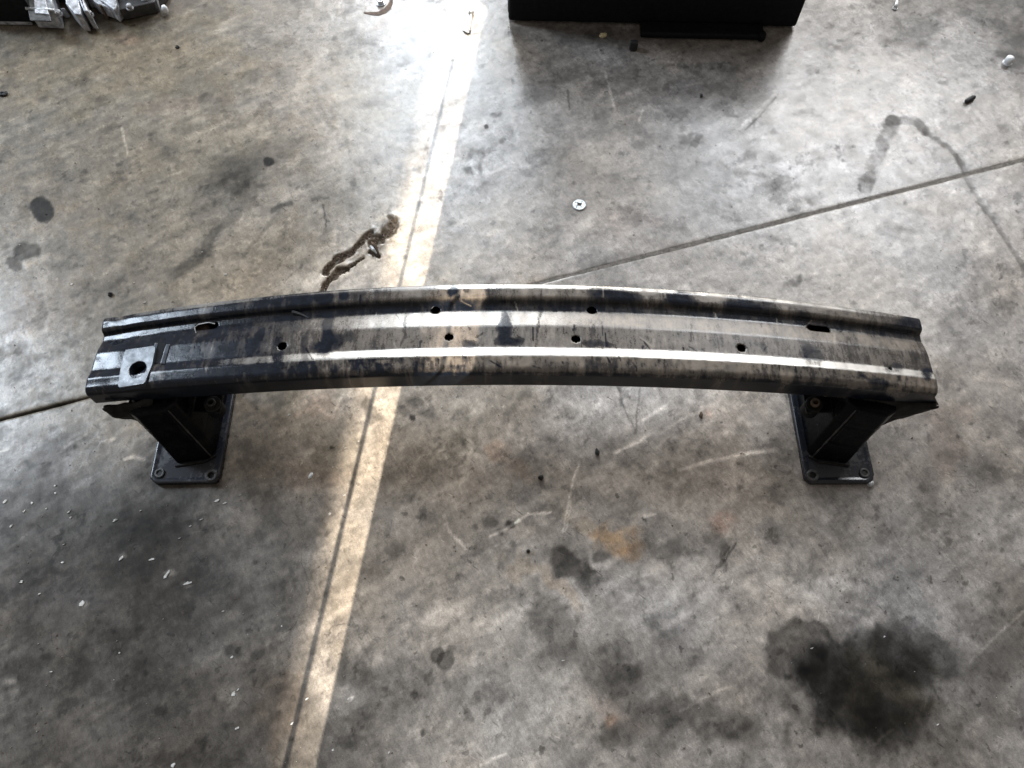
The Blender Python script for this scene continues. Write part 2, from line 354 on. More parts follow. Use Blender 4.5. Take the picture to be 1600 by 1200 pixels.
# coloured marks: x, y, rx, ry, tilt, colour gain (r, g, b), amount
HUES = [
 (965, 838, 38, 20, 20, (1.22, .98, .72), .75), (930, 822, 50, 16, 20, (1.10, 1.0, .86), .6), (985, 860, 20, 14, 0, (1.20, .96, .72), .6), (830, 890, 50, 16, 30, (1.12, 1.0, .86), .5), (885, 925, 40, 18, 40, (1.15, 1.0, .84), .5),
 (1130, 812, 24, 16, 0, (1.0, .76, .68), .6), (1108, 648, 12, 8, 0, (1.1, .92, .84), .6), (780, 705, 18, 26, 0, (1.10, .95, .86), .7), (812, 735, 30, 14, 20, (1.10, .98, .88), .5), (500, 640, 40, 24, 0, (1.08, .96, .93), .6), (490, 740, 60, 24, 0, (1.06, .97, .93), .5), (955, 1125, 10, 12, 0, (1.25, .98, .80), .6), (950, 1110, 60, 20, 30, (1.04, .97, .95), .6),
 (170, 80, 200, 90, 0, (1.03, 1.0, .92), .9), (330, 220, 110, 90, 0, (1.02, 1.0, .95), .6), (200, 62, 20, 10, 0, (1.12, .93, .92), .5), (280, 165, 60, 16, 0, (1.05, .96, .94), .5), (60, 500, 70, 60, 0, (1.05, .97, .94), .5), (640, 330, 40, 100, 15, (1.04, 1.0, .93), .5), (430, 1110, 40, 90, 15, (1.10, 1.0, .92), .6), (980, 345, 60, 20, 0, (1.04, .97, .96), .5), (1480, 700, 30, 60, 0, (1.06, .97, .93), .6), (70, 940, 100, 60, 0, (.95, .98, 1.05), .7), (600, 40, 20, 14, -35, (1.15, .92, .78), .5),
 (1360, 1070, 90, 60, 0, (1.10, 1.03, .82), .7), (1280, 850, 200, 60, 0, (1.02, 1.0, .97), .6), (540, 890, 40, 120, 15, (1.03, 1.0, .93), .5), (640, 60, 80, 60, 0, (.97, .99, 1.04), .5),
]
# pale scuffs and lighter patches: x, y, rx, ry, tilt, gain, ragged
PALE = [
 (620, 300, 80, 60, -50, .16, .6), (600, 420, 120, 26, -10, .14, .5), (1480, 400, 90, 160, 20, .10, .6), (940, 745, 60, 30, 20, .14, .6), (680, 775, 70, 22, -30, .10, .6), (370, 830, 50, 18, -30, .22, .7), (390, 900, 24, 60, 30, .22, .7), (360, 1082, 22, 10, -15, .65, .9), (363, 1100, 6, 12, 20, .5, .9), (15, 1068, 9, 5, -30, .6, .9), (18, 1082, 12, 5, -20, .6, .9), (60, 1135, 14, 8, -30, .5, .8), (75, 1105, 24, 14, -40, .25, .8), (128, 945, 8, 6, 0, 1.2, .8), (263, 897, 11, 5, 10, 1.6, .8), (293, 911, 9, 5, 20, 1.8, .8), (236, 874, 5, 4, 0, 1.5, .8), (190, 870, 6, 6, 0, 1.2, .8),
 (760, 960, 70, 30, -20, .16, .6), (690, 985, 60, 40, -30, .18, .6), (860, 1150, 80, 50, 10, .12, .6), (1100, 905, 120, 30, 0, .10, .6), (1235, 985, 16, 8, 0, .35, .7), (1290, 993, 14, 6, 10, .35, .7), (1560, 800, 40, 40, 0, .10, .6), (1190, 870, 30, 14, -30, .16, .6), (1330, 118, 60, 50, 0, .10, .6),
]
SCRATCH = [  # polylines, half width px, gain
 ([(765, 838), (790, 827), (826, 803), (860, 801)], 1.6, 1.0), ([(697, 818), (706, 835), (730, 858)], 1.8, .6), ([(945, 112), (953, 140), (961, 172)], 1.4, .55), ([(1161, 196), (1185, 172), (1210, 148)], 1.8, .45), ([(1165, 203), (1190, 178), (1212, 152)], 1.2, -.35),
 ([(1060, 735), (1105, 722), (1150, 712), (1215, 702)], 2.4, .55), ([(960, 708), (1000, 690), (1006, 684)], 1.8, .5), ([(1035, 674), (1065, 655), (1095, 642)], 2.2, .35), ([(1005, 655), (1040, 635)], 2.2, .28), ([(880, 830), (890, 775), (897, 745), (906, 722)], 1.1, .6), ([(884, 830), (893, 780)], .9, .5), ([(1003, 808), (1024, 803)], 1.6, .7), ([(1010, 815), (1003, 808)], 1.6, -.5),
 ([(500, 640), (520, 652), (535, 615)], 1.5, .3), ([(190, 200), (200, 240)], 1.2, .6), ([(0, 706), (12, 702)], 1.3, .9), ([(195, 717), (207, 714), (226, 718)], 2.0, 1.0), ([(1065, 1110), (1100, 1090), (1150, 1070)], 1.8, .35), ([(1125, 885), (1150, 850)], 1.6, -.45), ([(1115, 895), (1140, 855)], 1.4, -.35), ([(750, 1195), (790, 1178)], 1.4, .6), ([(545, 1095), (552, 1088)], 2.0, .8), ([(760, 860), (790, 845)], 1.0, .2),
 ([(965, 600), (975, 640), (994, 675)], 1.2, -.3), ([(1000, 605), (995, 650), (993, 678)], 1.0, -.35), ([(1515, 1035), (1560, 990), (1600, 955)], 1.6, .4), ([(1365, 1165), (1380, 1150), (1395, 1140)], 1.6, .5), ([(887, 140), (890, 170)], 1.0, -.45), ([(998, 190), (1004, 174)], 1.6, .45), ([(1072, 235), (1085, 210)], 1.2, .25),
 ([(160, 690), (178, 686)], 1.2, .5), ([(100, 700), (118, 688), (150, 672)], 1.6, .3), ([(10, 860), (60, 820)], 1.2, .2), ([(1410, 330), (1420, 420), (1430, 480)], 7, -.07), ([(505, 320), (510, 352)], 1.4, -.5), ([(488, 312), (512, 308)], 2.0, -.35), ([(425, 330), (440, 320), (455, 318)], 3.0, -.45), ([(380, 400), (420, 350), (440, 325)], 2.4, -.22), ([(735, 800), (690, 700)], .8, .2), ([(655, 715), (700, 700)], .8, .2),
]
TRAIL_WIDE = ([(1352, 292), (1366, 255), (1384, 212), (1396, 192)], 13)
TRAIL_TOP = ([(1390, 190), (1412, 186), (1432, 190), (1445, 204)], 8)
TRAIL_LINE = ([(1446, 206), (1475, 226), (1492, 240), (1504, 262), (1514, 284), (1530, 312), (1556, 348), (1582, 388), (1620, 450)], 4.6)
CRACKS = [([(499, 470), (506, 448), (514, 436), (526, 428), (541, 421)], 5.0), ([(505, 426), (517, 414), (532, 402), (552, 393), (561, 384), (568, 374), (582, 366)], 4.6),
          ([(578, 384), (590, 374), (604, 366), (613, 358), (616, 346)], 6.0), ([(541, 421), (556, 411), (568, 402)], 2.6), ([(578, 394), (590, 399)], 3.0)]

def paint_floor(X, Y):
    """albedo and height of the concrete at world points"""
    px, py = proj(X, Y, np.zeros_like(X))
    inside = (py < 3000) & (px > -2500) & (px < 4100)
    wx = (fbm(X, Y, 28, 4, 1) - .5); wy = (fbm(X, Y, 28, 4, 2) - .5)
    bx = (fbm(X, Y, 9, 4, 3) - .5); by = (fbm(X, Y, 9, 4, 5) - .5)
    fx, fy = (fbm(X, Y, 95, 3, 6) - .5), (fbm(X, Y, 95, 3, 7) - .5)
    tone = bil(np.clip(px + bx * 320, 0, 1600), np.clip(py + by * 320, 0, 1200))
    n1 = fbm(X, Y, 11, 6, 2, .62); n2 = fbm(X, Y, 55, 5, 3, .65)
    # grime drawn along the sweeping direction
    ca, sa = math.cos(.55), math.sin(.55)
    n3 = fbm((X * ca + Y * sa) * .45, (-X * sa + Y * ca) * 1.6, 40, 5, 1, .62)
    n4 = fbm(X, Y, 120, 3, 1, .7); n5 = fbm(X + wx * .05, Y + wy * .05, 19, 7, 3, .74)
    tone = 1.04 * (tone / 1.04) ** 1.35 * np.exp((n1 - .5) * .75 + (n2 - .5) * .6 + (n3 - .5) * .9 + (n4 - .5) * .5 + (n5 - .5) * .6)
    tone *= 1 - .24 * sstep(.56, .66, fbm(X + wx * .03, Y, 34, 6, 2, .72)) * sstep(.40, .6, fbm(X, Y, 4, 3, 1))
    tone *= 1 - .42 * sstep(.70, .76, fbm(X, Y, 48, 5, 1, .66))
    d2 = fbm(X, Y, 23, 5, 0, .66)
    tone *= 1 - .28 * sstep(.56, .70, d2)
    hx = np.clip(px + bx * 500 - .25 * (py - 400), 0, 1600); hs = np.maximum(sstep(250, 900, hx), .8 * sstep(560, 800, py + by * 300))[..., None]
    rgb = tone[..., None] * (np.array([.258, .220, .171]) * (1 - hs) + np.array([.251, .224, .199]) * hs)
    hz = fbm(X, Y, 5, 4, 1); rgb[..., 0] *= 1 + (hz - .5) * .14; rgb[..., 2] *= 1 - (hz - .5) * .18
    def ell(x, y, rx, ry, tilt, rag):
        a = math.radians(tilt); c, s = math.cos(a), math.sin(a)
        jx = px - x + (wx * 1.6 + fx * .5) * rag * (rx + 10) + bx * rag * rx * .8; jy = py - y + (wy * 1.6 + fy * .5) * rag * (ry + 10) + by * rag * ry * .8
        return np.hypot((jx * c + jy * s) / rx, (-jx * s + jy * c) / ry)
    for x, y, rx, ry, tl, dk, sf, rg in BLOBS:
        rg *= 1.45; sf = min(1, sf * .8)
        e = ell(x, y, rx, ry, tl, rg); m = (1 - sstep(1 - sf, 1 + sf * .6, e)) * dk
        m = m * (1 + (n2 - .5) * .45) if dk > .5 else m * (1 + (n2 - .5) * .9) if dk > .3 else m * (1 + (n2 - .5) * 1.6)
        rgb *= (1 - np.clip(m * 1.10, 0, .93))[..., None]
    for x, y, rx, ry, tl, g, am in HUES:
        e = ell(x, y, rx, ry, tl, .9); m = (1 - sstep(.45, 1.25, e)) * min(1.2, am * 1.15)
        rgb *= 1 + m[..., None] * (np.array(g) - 1)
    for x, y, rx, ry, tl, g, rg in PALE:
        e = ell(x, y, rx, ry, tl, rg); m = (1 - sstep(.5, 1.25, e)) * g
        rgb *= (1 + m * (.5 + n2))[..., None]
    for pts, hw, g in SCRATCH:
        d = seg_dist(px + fx * 3, py + fy * 3, pts); m = (1 - sstep(hw * .5, hw * 1.9, d)) * g * 1.5 * (.55 + .9 * n2)
        rgb *= (1 + np.clip(m, -.8, 2))[..., None]
    for (pts, hw), g in ((TRAIL_WIDE, .50), (TRAIL_TOP, .55), (TRAIL_LINE, .45)):
        d = seg_dist(px + wx * 9 + fx * 4, py + wy * 9 + fy * 4, pts)
        rgb *= 1 - ((1 - sstep(hw * .7, hw * 1.25, d)) * g)[..., None]
    z = (fbm(X, Y, 3, 3, 2) - .5) * .0016 + (n2 - .5) * .0006
    d = seg_dist(px + fx * 3, py + fy * 3, TRAIL_LINE[0]); z -= .0003 * (1 - sstep(2, 5, d))
    for pts, hw in CRACKS:
        hw = hw * (.55 + 1.1 * n2); d = seg_dist(px + wx * 10 + fx * 9, py + wy * 10 + fy * 9, pts)
        m = 1 - sstep(hw * .45, hw * 1.15, d)
        z -= .006 * m * (.5 + n2)
        dirt = (1 - sstep(hw * .7, hw * 1.5, d)) * .84
        rgb = rgb * (1 - dirt[..., None]) + np.array([.064, .040, .019]) * dirt[..., None]
        z += .001 * (sstep(hw * 1.0, hw * 1.3, d) - sstep(hw * 1.3, hw * 2.6, d))
    # white and dark crumbs pressed into the surface
    cr = vnoise(X * 330, Y * 330, 2); mk = sstep(.975, .99, cr) * sstep(.45, .65, fbm(X, Y, 7, 3, 3))
    rgb *= (1 + mk * .8)[..., None]
    ck = sstep(.972, .99, vnoise(X * 300 + 50, Y * 300, 3)); rgb *= (1 - ck * .45)[..., None]
    far = ~inside
    rgb[far] = np.array([.15, .142, .13]); z[far] = 0
    return np.clip(rgb, .004, .85), z, px, py

def slab(side):
    a = graded(-1.62, 1.62, .0030, 6.0)
    ctr = unproj(800, 450)[:2]; a0 = (ctr - J0[:2]) @ JA
    if side > 0: b = list(np.arange(0, 1.48, .0030))
    else: b = list(np.arange(0, 1.02, .0030))
    s = .003
    while b[-1] < 6: s *= 1.22; b.append(b[-1] + s)
    b = np.array(b)
    A, B = np.meshgrid(a + a0, b, indexing='ij')
    half = .0022 + .0014 * (fbm(A, B * 0, 30, 4, 1) - .5) * 2
    edge = np.exp(-B / .0025)
    Bp = side * (B + half * np.exp(-B / .004))
    X = J0[0] + JA[0] * A + JB[0] * Bp; Y = J0[1] + JA[1] * A + JB[1] * Bp
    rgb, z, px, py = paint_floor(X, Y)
    z = z - .0016 * edge                                       # worn arris
    grime = np.exp(-B / .006) * np.interp(px, [300, 800, 900], [.5, .45, .22]) * (.4 + 1.2 * fbm(A, B, 25, 4, 3)); rgb *= (1 - np.clip(grime, 0, .8))[..., None]
    na, nb = A.shape
    # close the joint's side with a downward row
    X = np.concatenate([X[:, :1], X], 1); Y = np.concatenate([Y[:, :1], Y], 1); z = np.concatenate([np.full((na, 1), -.02), z], 1)
    rgb = np.concatenate([np.broadcast_to(np.array([.03, .026, .022]), (na, 1, 3)), rgb], 1); nb += 1
    co_ = np.stack([X, Y, z], -1).reshape(-1, 3).astype(np.float32)
    idx = np.arange(na * nb).reshape(na, nb)
    q = np.stack([idx[:-1, :-1], idx[1:, :-1], idx[1:, 1:], idx[:-1, 1:]], -1).reshape(-1, 4)
    if side < 0: q = q[:, ::-1]
    me = bpy.data.meshes.new('concrete_slab')
    me.vertices.add(len(co_)); me.vertices.foreach_set('co', co_.ravel())
    me.loops.add(q.size); me.loops.foreach_set('vertex_index', q.ravel().astype(np.int32))
    me.polygons.add(len(q)); me.polygons.foreach_set('loop_start', np.arange(0, q.size, 4, dtype=np.int32))
    me.polygons.foreach_set('use_smooth', np.ones(len(q), bool))
    me.update(calc_edges=True)
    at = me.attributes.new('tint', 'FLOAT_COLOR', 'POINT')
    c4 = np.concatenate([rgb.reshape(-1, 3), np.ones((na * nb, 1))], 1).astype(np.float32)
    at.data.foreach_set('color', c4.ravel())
    return me
bm = bmesh.new(); box(bm, -7, 7, -7, 7, -.06, -.0095)
floor = from_bm('floor', bm, M_joint); floor['kind'] = 'structure'
q0, q1 = unproj(825, 446.66), unproj(1700, 224.6); e_ = JB * .0035
bm = bmesh.new(); loop_ = [(q0[0] - e_[0], q0[1] - e_[1]), (q1[0] - e_[0], q1[1] - e_[1]), (q1[0] + e_[0], q1[1] + e_[1]), (q0[0] + e_[0], q0[1] + e_[1])]
hexa(bm, [(x, y, -.009) for x, y in loop_], [(x, y, -.0006) for x, y in loop_])
from_bm('joint_filler', bm, simple('grey_joint_dust', (.115, .102, .088), .9, var=.5, nscale=140, bump=.5), floor)
for sd in (1, -1): link('concrete_slab', slab(sd), M_floor, floor)

# ------------------------------------------------------------------ unseen panels added to cut the sunbeam to a strip (above the camera)
def mask_pt(px, py, z):
    f = unproj(px, py); return f + (LAMP - f) * (z / LAMP[2])
def mask_panel(pts, z, side):
    e = [mask_pt(x, y, z) for x, y in pts]
    d = (e[1] - e[0]); e0 = e[0] - d * .6; e1 = e[1] + d * .6
    wd = 2.6 * side
    bm = bmesh.new(); q = [e0, e1, e1 + np.array([wd, 0, 0]), e0 + np.array([wd, 0, 0])]
    hexa(bm, [tuple(p) for p in q], [(p[0], p[1], p[2] + .003) for p in q])
    return bm
light_mask = empty('light_mask', (0, 0, 2.6)); light_mask['kind'] = 'structure'
for pts, z, sd in (([(765, 0), (495, 1200)], 2.6, 1), ([(702, 0), (433, 1200)], 7.0, -1)):
    bm = mask_panel(pts, z, sd); bm.transform(Matrix.Translation((0, 0, -2.6))); from_bm('mask_panel', bm, M_mask, light_mask)
bm = bmesh.new(); e0, e1 = mask_pt(708, 92, 2.45), mask_pt(443, 1210, 2.45)
tube(bm, [e0, e1 + (e1 - e0) * .3], .0024, 8)
bm.transform(Matrix.Translation((0, 0, -2.6))); from_bm('mask_cable', bm, M_rubber, light_mask)

# ------------------------------------------------------------------ the bumper beam
beam = thing('bumper_beam', (0, .56, 0), 'long bowed black steel bumper beam, dust covered, standing on two foot plates', 'car part')
BO = np.array([0, .56, 0])
HALF = .634
def zc(X): return .220 - .050 * np.abs(X / HALF) ** 2.0
ROWS = [(441.5, -.0024), (447.5, 0), (462, -.0008), (472, -.0112), (485, -.0118), (508, -.0042), (543, -.0036), (555, .0002), (575, -.0018), (584, -.008), (601, -.044)]
prof = []
for r, dz in ROWS: prof.append((unproj(800, r, .22 + dz)[1], dz))
prof.insert(0, (prof[0][0] + .001, -.046))                     # far wall
prof.append((prof[-1][0] + .012, -.047))                       # return lip
prof = np.array(prof)
# fillet the corners, resample
def fillet(P, r):
    out = [P[0]]
    for i in range(1, len(P) - 1):
        a, b, c = P[i - 1], P[i], P[i + 1]
        la, lc = np.linalg.norm(a - b), np.linalg.norm(c - b); k = min(r, la * .45, lc * .45)
        p0 = b + (a - b) / la * k; p1 = b + (c - b) / lc * k
        for t in np.linspace(0, 1, 5): out.append((1 - t) ** 2 * p0 + 2 * t * (1 - t) * b + t * t * p1)
    out.append(P[-1]); return np.array(out)
fp = fillet(prof, .0032)
sl_ = np.concatenate([[0], np.cumsum(np.linalg.norm(np.diff(fp, axis=0), axis=1))])
NS = int(sl_[-1] / .0017)
sv = np.linspace(0, sl_[-1], NS)
sv = np.sort(np.concatenate([sv, sl_[1:-1]]))
keep = np.concatenate([[True], np.diff(sv) > .0004]); sv = sv[keep]
PY = np.interp(sv, sl_, fp[:, 0]); PZ = np.interp(sv, sl_, fp[:, 1]); NS = len(sv)
yN = prof[:, 0].min(); yF = prof[:, 0].max()
xs = np.arange(-HALF, HALF + .0001, .0019)
GX, GS = np.meshgrid(xs, sv, indexing='ij'); NX = len(xs)
def beam_pt(X, s):
    py = np.interp(s, sv, PY); pz = np.interp(s, sv, PZ)
    t2 = np.abs(X / HALF) ** 2
    farY = .648 - .031 * t2; nearY = .4985 - .010 * t2
    Y = nearY + (py - yN) / (yF - yN) * (farY - nearY)
    dz = np.where(pz < -.013, -.013 + (pz + .013) * (1 - .22 * sstep(.50, .60, -X)), pz)
    Z = zc(X) + dz
    ext = np.clip(-(pz + .013) / .031, 0, 1) * .022 * sstep(.50, .634, X)
    # pressed flutes fade and the left end is a little crumpled
    dent = sstep(.50, .60, -X) * (fbm(X, py, 16, 3, 1) - .5) * .006
    dent = dent + (fbm(X, py, 7, 3, 2) - .5) * .0010
    mid = (pz > -.013)
    Z = Z + np.where(mid, dent, dent * .4)
    return X + ext, Y, Z
BX, BY, BZ = beam_pt(GX, GS)
QX, QY = proj(BX, BY, BZ)
# holes: pixel centre, radii in metres, stadium half length
HOLES = [(x_, y_, r_ * 1.22, h_) for x_, y_, r_, h_ in [(680, 486, .0062, .0), (924, 486, .0062, .0), (701, 528, .0056, 0), (900, 530, .0056, 0), (441, 542, .0060, 0), (1158, 544, .0058, 0), (323, 511, .0060, .0110), (1279, 515, .0056, .0115), (215, 577, .0110, 0), (1390, 577, .0030, 0)]]
sface = np.where((PY < unproj(800, 445, .22)[1]) & (PZ > -.02))[0]
sd_min = np.full(GX.shape, 1e9)
for hx, hy, r, hl in HOLES:
    k = np.argmin((QX[:, sface] - hx) ** 2 + (QY[:, sface] - hy) ** 2)
    i, j = np.unravel_index(k, QX[:, sface].shape); j = sface[j]
    cx, cs = xs[i], sv[j]
    dx = GX - cx; ds = GS - cs
    ex = np.maximum(np.abs(dx) - hl, 0) * np.sign(dx)
    rad = np.hypot(ex, ds); sd = rad - r
    near = (np.abs(sd) < .0010) & (rad > 1e-6)
    fac = np.where(near, r / np.maximum(rad, 1e-6), 1)
    GX = np.where(near, dx - ex + ex * fac + cx, GX); GS = np.where(near, cs + ds * fac, GS)
    sd_min = np.minimum(sd_min, np.where(near, 0, sd))
BX, BY, BZ = beam_pt(GX, GS); QX, QY = proj(BX, BY, BZ)
idx = np.arange(NX * NS).reshape(NX, NS)
q = np.stack([idx[:-1, :-1], idx[:-1, 1:], idx[1:, 1:], idx[1:, :-1]], -1).reshape(-1, 4)
inn = (sd_min <= 1e-6).ravel()
q = q[~inn[q].all(1)]
# dust, with the lit gradient and shadow lines painted into it
def pblob(x, y, rx, ry, tl=0, sf=.35):
    a = math.radians(tl); c, s = math.cos(a), math.sin(a)
    n = (fbm(BX, BY, 70, 3, 1) - .5); n2 = (fbm(BX, BY, 70, 3, 2) - .5)
    jx = QX - x + n * 10; jy = QY - y + n2 * 10
    return 1 - sstep(1 - sf, 1 + sf, np.hypot((jx * c + jy * s) / rx, (-jx * s + jy * c) / ry))
row = np.interp(GS, sv, np.arange(NS))
rowpx = np.interp(PY[::-1], prof[1:12, 0][::-1], [r for r, _ in ROWS][::-1])[::-1]   # row the photo shows at mid beam
RW = np.interp(GS, sv, rowpx)
xk = QX + (fbm(BX, BY, 40, 3, 2) - .5) * 60
ramp = lambda pts: np.interp(xk, [p[0] for p in pts], [p[1] for p in pts])
face = ramp([(130, .02), (260, .06), (340, .13), (420, .25), (540, .52), (640, .66), (900, .66), (1150, .58), (1300, .52), (1470, .46)])
upsl = ramp([(130, .02), (330, .07), (480, .28), (560, .70), (700, .95), (900, .98), (1200, .80), (1300, .72), (1470, .55)])
step_ = ramp([(130, .02), (300, .12), (430, .42), (560, .78), (900, 1.0), (1470, .95)])
nearf = ramp([(130, .04), (480, .05), (580, .16), (640, .35), (760, .55), (900, .66), (1200, .72), (1300, .70), (1470, .62)])
farf = ramp([(130, .04), (480, .10), (540, .40), (620, .62), (760, .66), (880, .60), (940, .30), (1060, .28), (1120, .45), (1300, .55), (1440, .36)])
valley = ramp([(130, .05), (600, .08), (900, .12), (1100, .18), (1300, .16), (1470, .10)])
D = np.zeros_like(RW)
for lo, hi, v in ((430, 463.5, farf), (463.5, 485.5, valley), (485.5, 508, upsl), (508, 543, face), (543, 555.5, step_), (555.5, 580, nearf)):
    D = np.where((RW >= lo) & (RW < hi), v, D)
D = np.where(RW >= 580, np.clip(nearf - .38, .02, 1) * (1 - sstep(584, 592, RW)) - .06, D)
# soften between the bands
kk = np.array([.25, .5, .25])
for _ in range(2): D[:, 1:-1] = .25 * D[:, :-2] + .5 * D[:, 1:-1] + .25 * D[:, 2:]
stre = fbm(BX * 1.0, BY * .22, 190, 4, 3, .65); stre2 = fbm(BX, BY * .25, 60, 4, 1, .6)
D = D + (stre - .5) * .42 * np.where((RW > 484) & (RW < 600), 1, .7) + (stre2 - .5) * np.where(RW > 555, 1.0, .38) + (fbm(BX, BY * .5, 150, 4, 0, .7) - .5) * np.where((RW > 556) & (RW < 582), 1.3, .25)
D = D + (fbm(BX, BY * .5, 34, 3, 0) - .5) * np.where((RW > 555) | (RW < 463), 1.0, .35)
WIPES_SHADOWS = [(392, 541, 7, 16, 20, .9), (405, 528, 7, 18, 22, .9), (434, 568, 7, 18, 20, .8), (513, 522, 9, 34, 3, 1.0), (528, 534, 10, 14, -20, .8), (545, 528, 8, 10, -40, .5), (478, 545, 6, 24, 0, .5), (505, 545, 16, 9, 0, .8), (735, 538, 12, 7, 0, .7), (790, 515, 11, 30, 5, .95), (798, 536, 15, 7, 0, .85), (780, 536, 10, 8, 0, .7), (812, 532, 6, 6, 0, .6), (932, 538, 26, 5, 8, .6), (708, 455, 8, 9, 10, 1.0), (728, 452, 6, 6, 0, .6), (760, 454, 4, 8, 10, .5), (538, 461, 9, 10, 0, .9), (505, 465, 14, 12, 0, .9), (480, 470, 14, 10, 0, .8), (960, 462, 40, 9, 5, .8), (1060, 468, 22, 12, 5, .9), (1165, 482, 26, 12, 5, .9), (1140, 495, 20, 8, 0, .7), (1145, 478, 18, 16, 0, .7), (1430, 505, 30, 9, 5, .8), (1400, 515, 26, 10, 8, .6), (1450, 585, 10, 10, 0, .9), (1396, 577, 14, 8, 0, .6), (1270, 560, 14, 16, 20, .5), (1262, 546, 12, 8, 0, .5), (1440, 560, 14, 40, 0, .3), (850, 520, 4, 20, 3, .25), (1010, 525, 5, 24, 5, .3), (1080, 520, 6, 26, 5, .3), (1120, 530, 8, 24, 5, .25), (1330, 540, 10, 22, 0, .3), (1360, 600, 36, 9, 7, .8), (1300, 600, 14, 10, 0, .5), (632, 515, 3, 30, 10, .45), (842, 500, 3, 46, 6, .55), (925, 515, 4, 20, 0, .3), (870, 570, 30, 7, 0, .5), (940, 572, 20, 7, 0, .4), (1110, 585, 40, 6, 4, .4)]  # narrowest tall streaks paint shadow lines, the rest is wiped dust
for x, y, rx, ry, tl, dk in WIPES_SHADOWS: D = D * (1 - pblob(x, y, rx, ry, tl) * dk)
for x, y, rx, ry, tl, ad in [(1110, 466, 26, 6, 4, .6), (1012, 459, 14, 6, 0, .6), (1270, 478, 40, 8, 6, .35), (1340, 600, 20, 7, 6, .5), (1400, 612, 20, 7, 6, .55), (706, 566, 20, 6, 0, .5), (820, 565, 12, 9, 0, .6), (600, 566, 14, 4, 0, .4)]:
    D = D + pblob(x, y, rx, ry, tl) * ad
rs = np.random.default_rng(3)
for _ in range(70):
    x0 = rs.uniform(480, 1440); y0 = rs.uniform(452, 588); L_ = rs.uniform(5, 26); a_ = rs.normal(1.75, .45)
    k = (np.abs(QX - x0) < 30) & (np.abs(QY - y0) < 30)
    if not k.any(): continue
    d_ = seg_dist(QX[k], QY[k], [(x0, y0), (x0 + L_ * math.cos(a_), y0 - L_ * math.sin(a_))])
    D[k] += (1 - sstep(.6, 1.7, d_)) * rs.choice([-.7, .6, -.4])
D = np.clip(D, 0, 1.25)
stepw = ramp([(130, .0), (300, .06), (430, .35), (540, .85), (640, 1.0), (1050, 1.0), (1300, .85), (1470, .7)])
rimw = ramp([(130, .1), (330, .35), (480, .1), (660, .1), (705, 1.0), (905, 1.0), (930, .75), (1100, .55), (1330, .5), (1440, .1)])
WORN_GLINT = np.where((RW > 543.5) & (RW < 555.8), stepw, 0.) + np.where((RW > 440) & (RW < 447.6), rimw, 0.)  # rubbed bare metal, laid out so that it also paints the highlights
WORN_GLINT += np.where((RW > 486) & (RW < 507), ramp([(130, 0), (520, 0), (600, .40), (800, .50), (880, .35), (960, .08), (1470, 0)]), 0.)
WORN_GLINT[:, 1:-1] = .25 * WORN_GLINT[:, :-2] + .5 * WORN_GLINT[:, 1:-1] + .25 * WORN_GLINT[:, 2:]
WORN_GLINT = np.clip(WORN_GLINT * (.35 + 1.3 * fbm(BX, BY * .3, 90, 4, 2)), 0, 1)
for x, y, rx, ry, tl, dk in WIPES_SHADOWS: WORN_GLINT = WORN_GLINT * (1 - pblob(x, y, rx, ry, tl) * dk * .8)
me = bpy.data.meshes.new('front_panel')
v = np.stack([BX, BY, BZ], -1).reshape(-1, 3) - BO
used = np.zeros(len(v), bool); used[q.ravel()] = True
remap = np.cumsum(used) - 1
v2 = v[used].astype(np.float32); q2 = remap[q].astype(np.int32)
me.vertices.add(len(v2)); me.vertices.foreach_set('co', v2.ravel())
me.loops.add(q2.size); me.loops.foreach_set('vertex_index', q2.ravel())
me.polygons.add(len(q2)); me.polygons.foreach_set('loop_start', np.arange(0, q2.size, 4, dtype=np.int32))
me.polygons.foreach_set('use_smooth', np.ones(len(q2), bool))
me.update(calc_edges=True); me.validate()
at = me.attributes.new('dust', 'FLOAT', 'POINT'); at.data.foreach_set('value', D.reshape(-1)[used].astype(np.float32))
at = me.attributes.new('worn_glint', 'FLOAT', 'POINT'); at.data.foreach_set('value', WORN_GLINT.reshape(-1)[used].astype(np.float32))
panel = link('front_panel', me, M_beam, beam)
md = panel.modifiers.new('sheet', 'SOLIDIFY'); md.thickness = .0018; md.offset = 1 if True else -1

def P3(x, y, z): return unproj(x, y, z) - BO
def part(name, bm, mat, parent=beam, **k): return from_bm(name, bm, mat, parent, **k)
# closing panel at the back of the section
bm = bmesh.new(); n = 40
for a, b in zip(np.linspace(-.62, .62, n)[:-1], np.linspace(-.62, .62, n)[1:]):
    def bk(x):
        t2 = abs(x / HALF) ** 2; return [(x, .505 - .56, zc(x) - .034), (x, .640 - .031 * t2 - .56, zc(x) - .034)]
    A, B = bk(a), bk(b)
    f = [bm.verts.new(p) for p in (A[0], B[0], B[1], A[1])]; bm.faces.new(f)
bmesh.ops.remove_doubles(bm, verts=bm.verts, dist=1e-5)
rp = part('rear_panel', bm, M_black, smooth=True); md = rp.modifiers.new('sheet', 'SOLIDIFY'); md.thickness = .002

def surf(X, row):
    """point on the beam's face at world X and the mid-beam row of the profile"""
    s = np.interp(-row, -rowpx[::-1] if rowpx[0] > rowpx[-1] else -rowpx[::-1], sv[::-1])
    x, y, z = beam_pt(np.array([X]), np.array([s])); return np.array([x[0], y[0], z[0]])
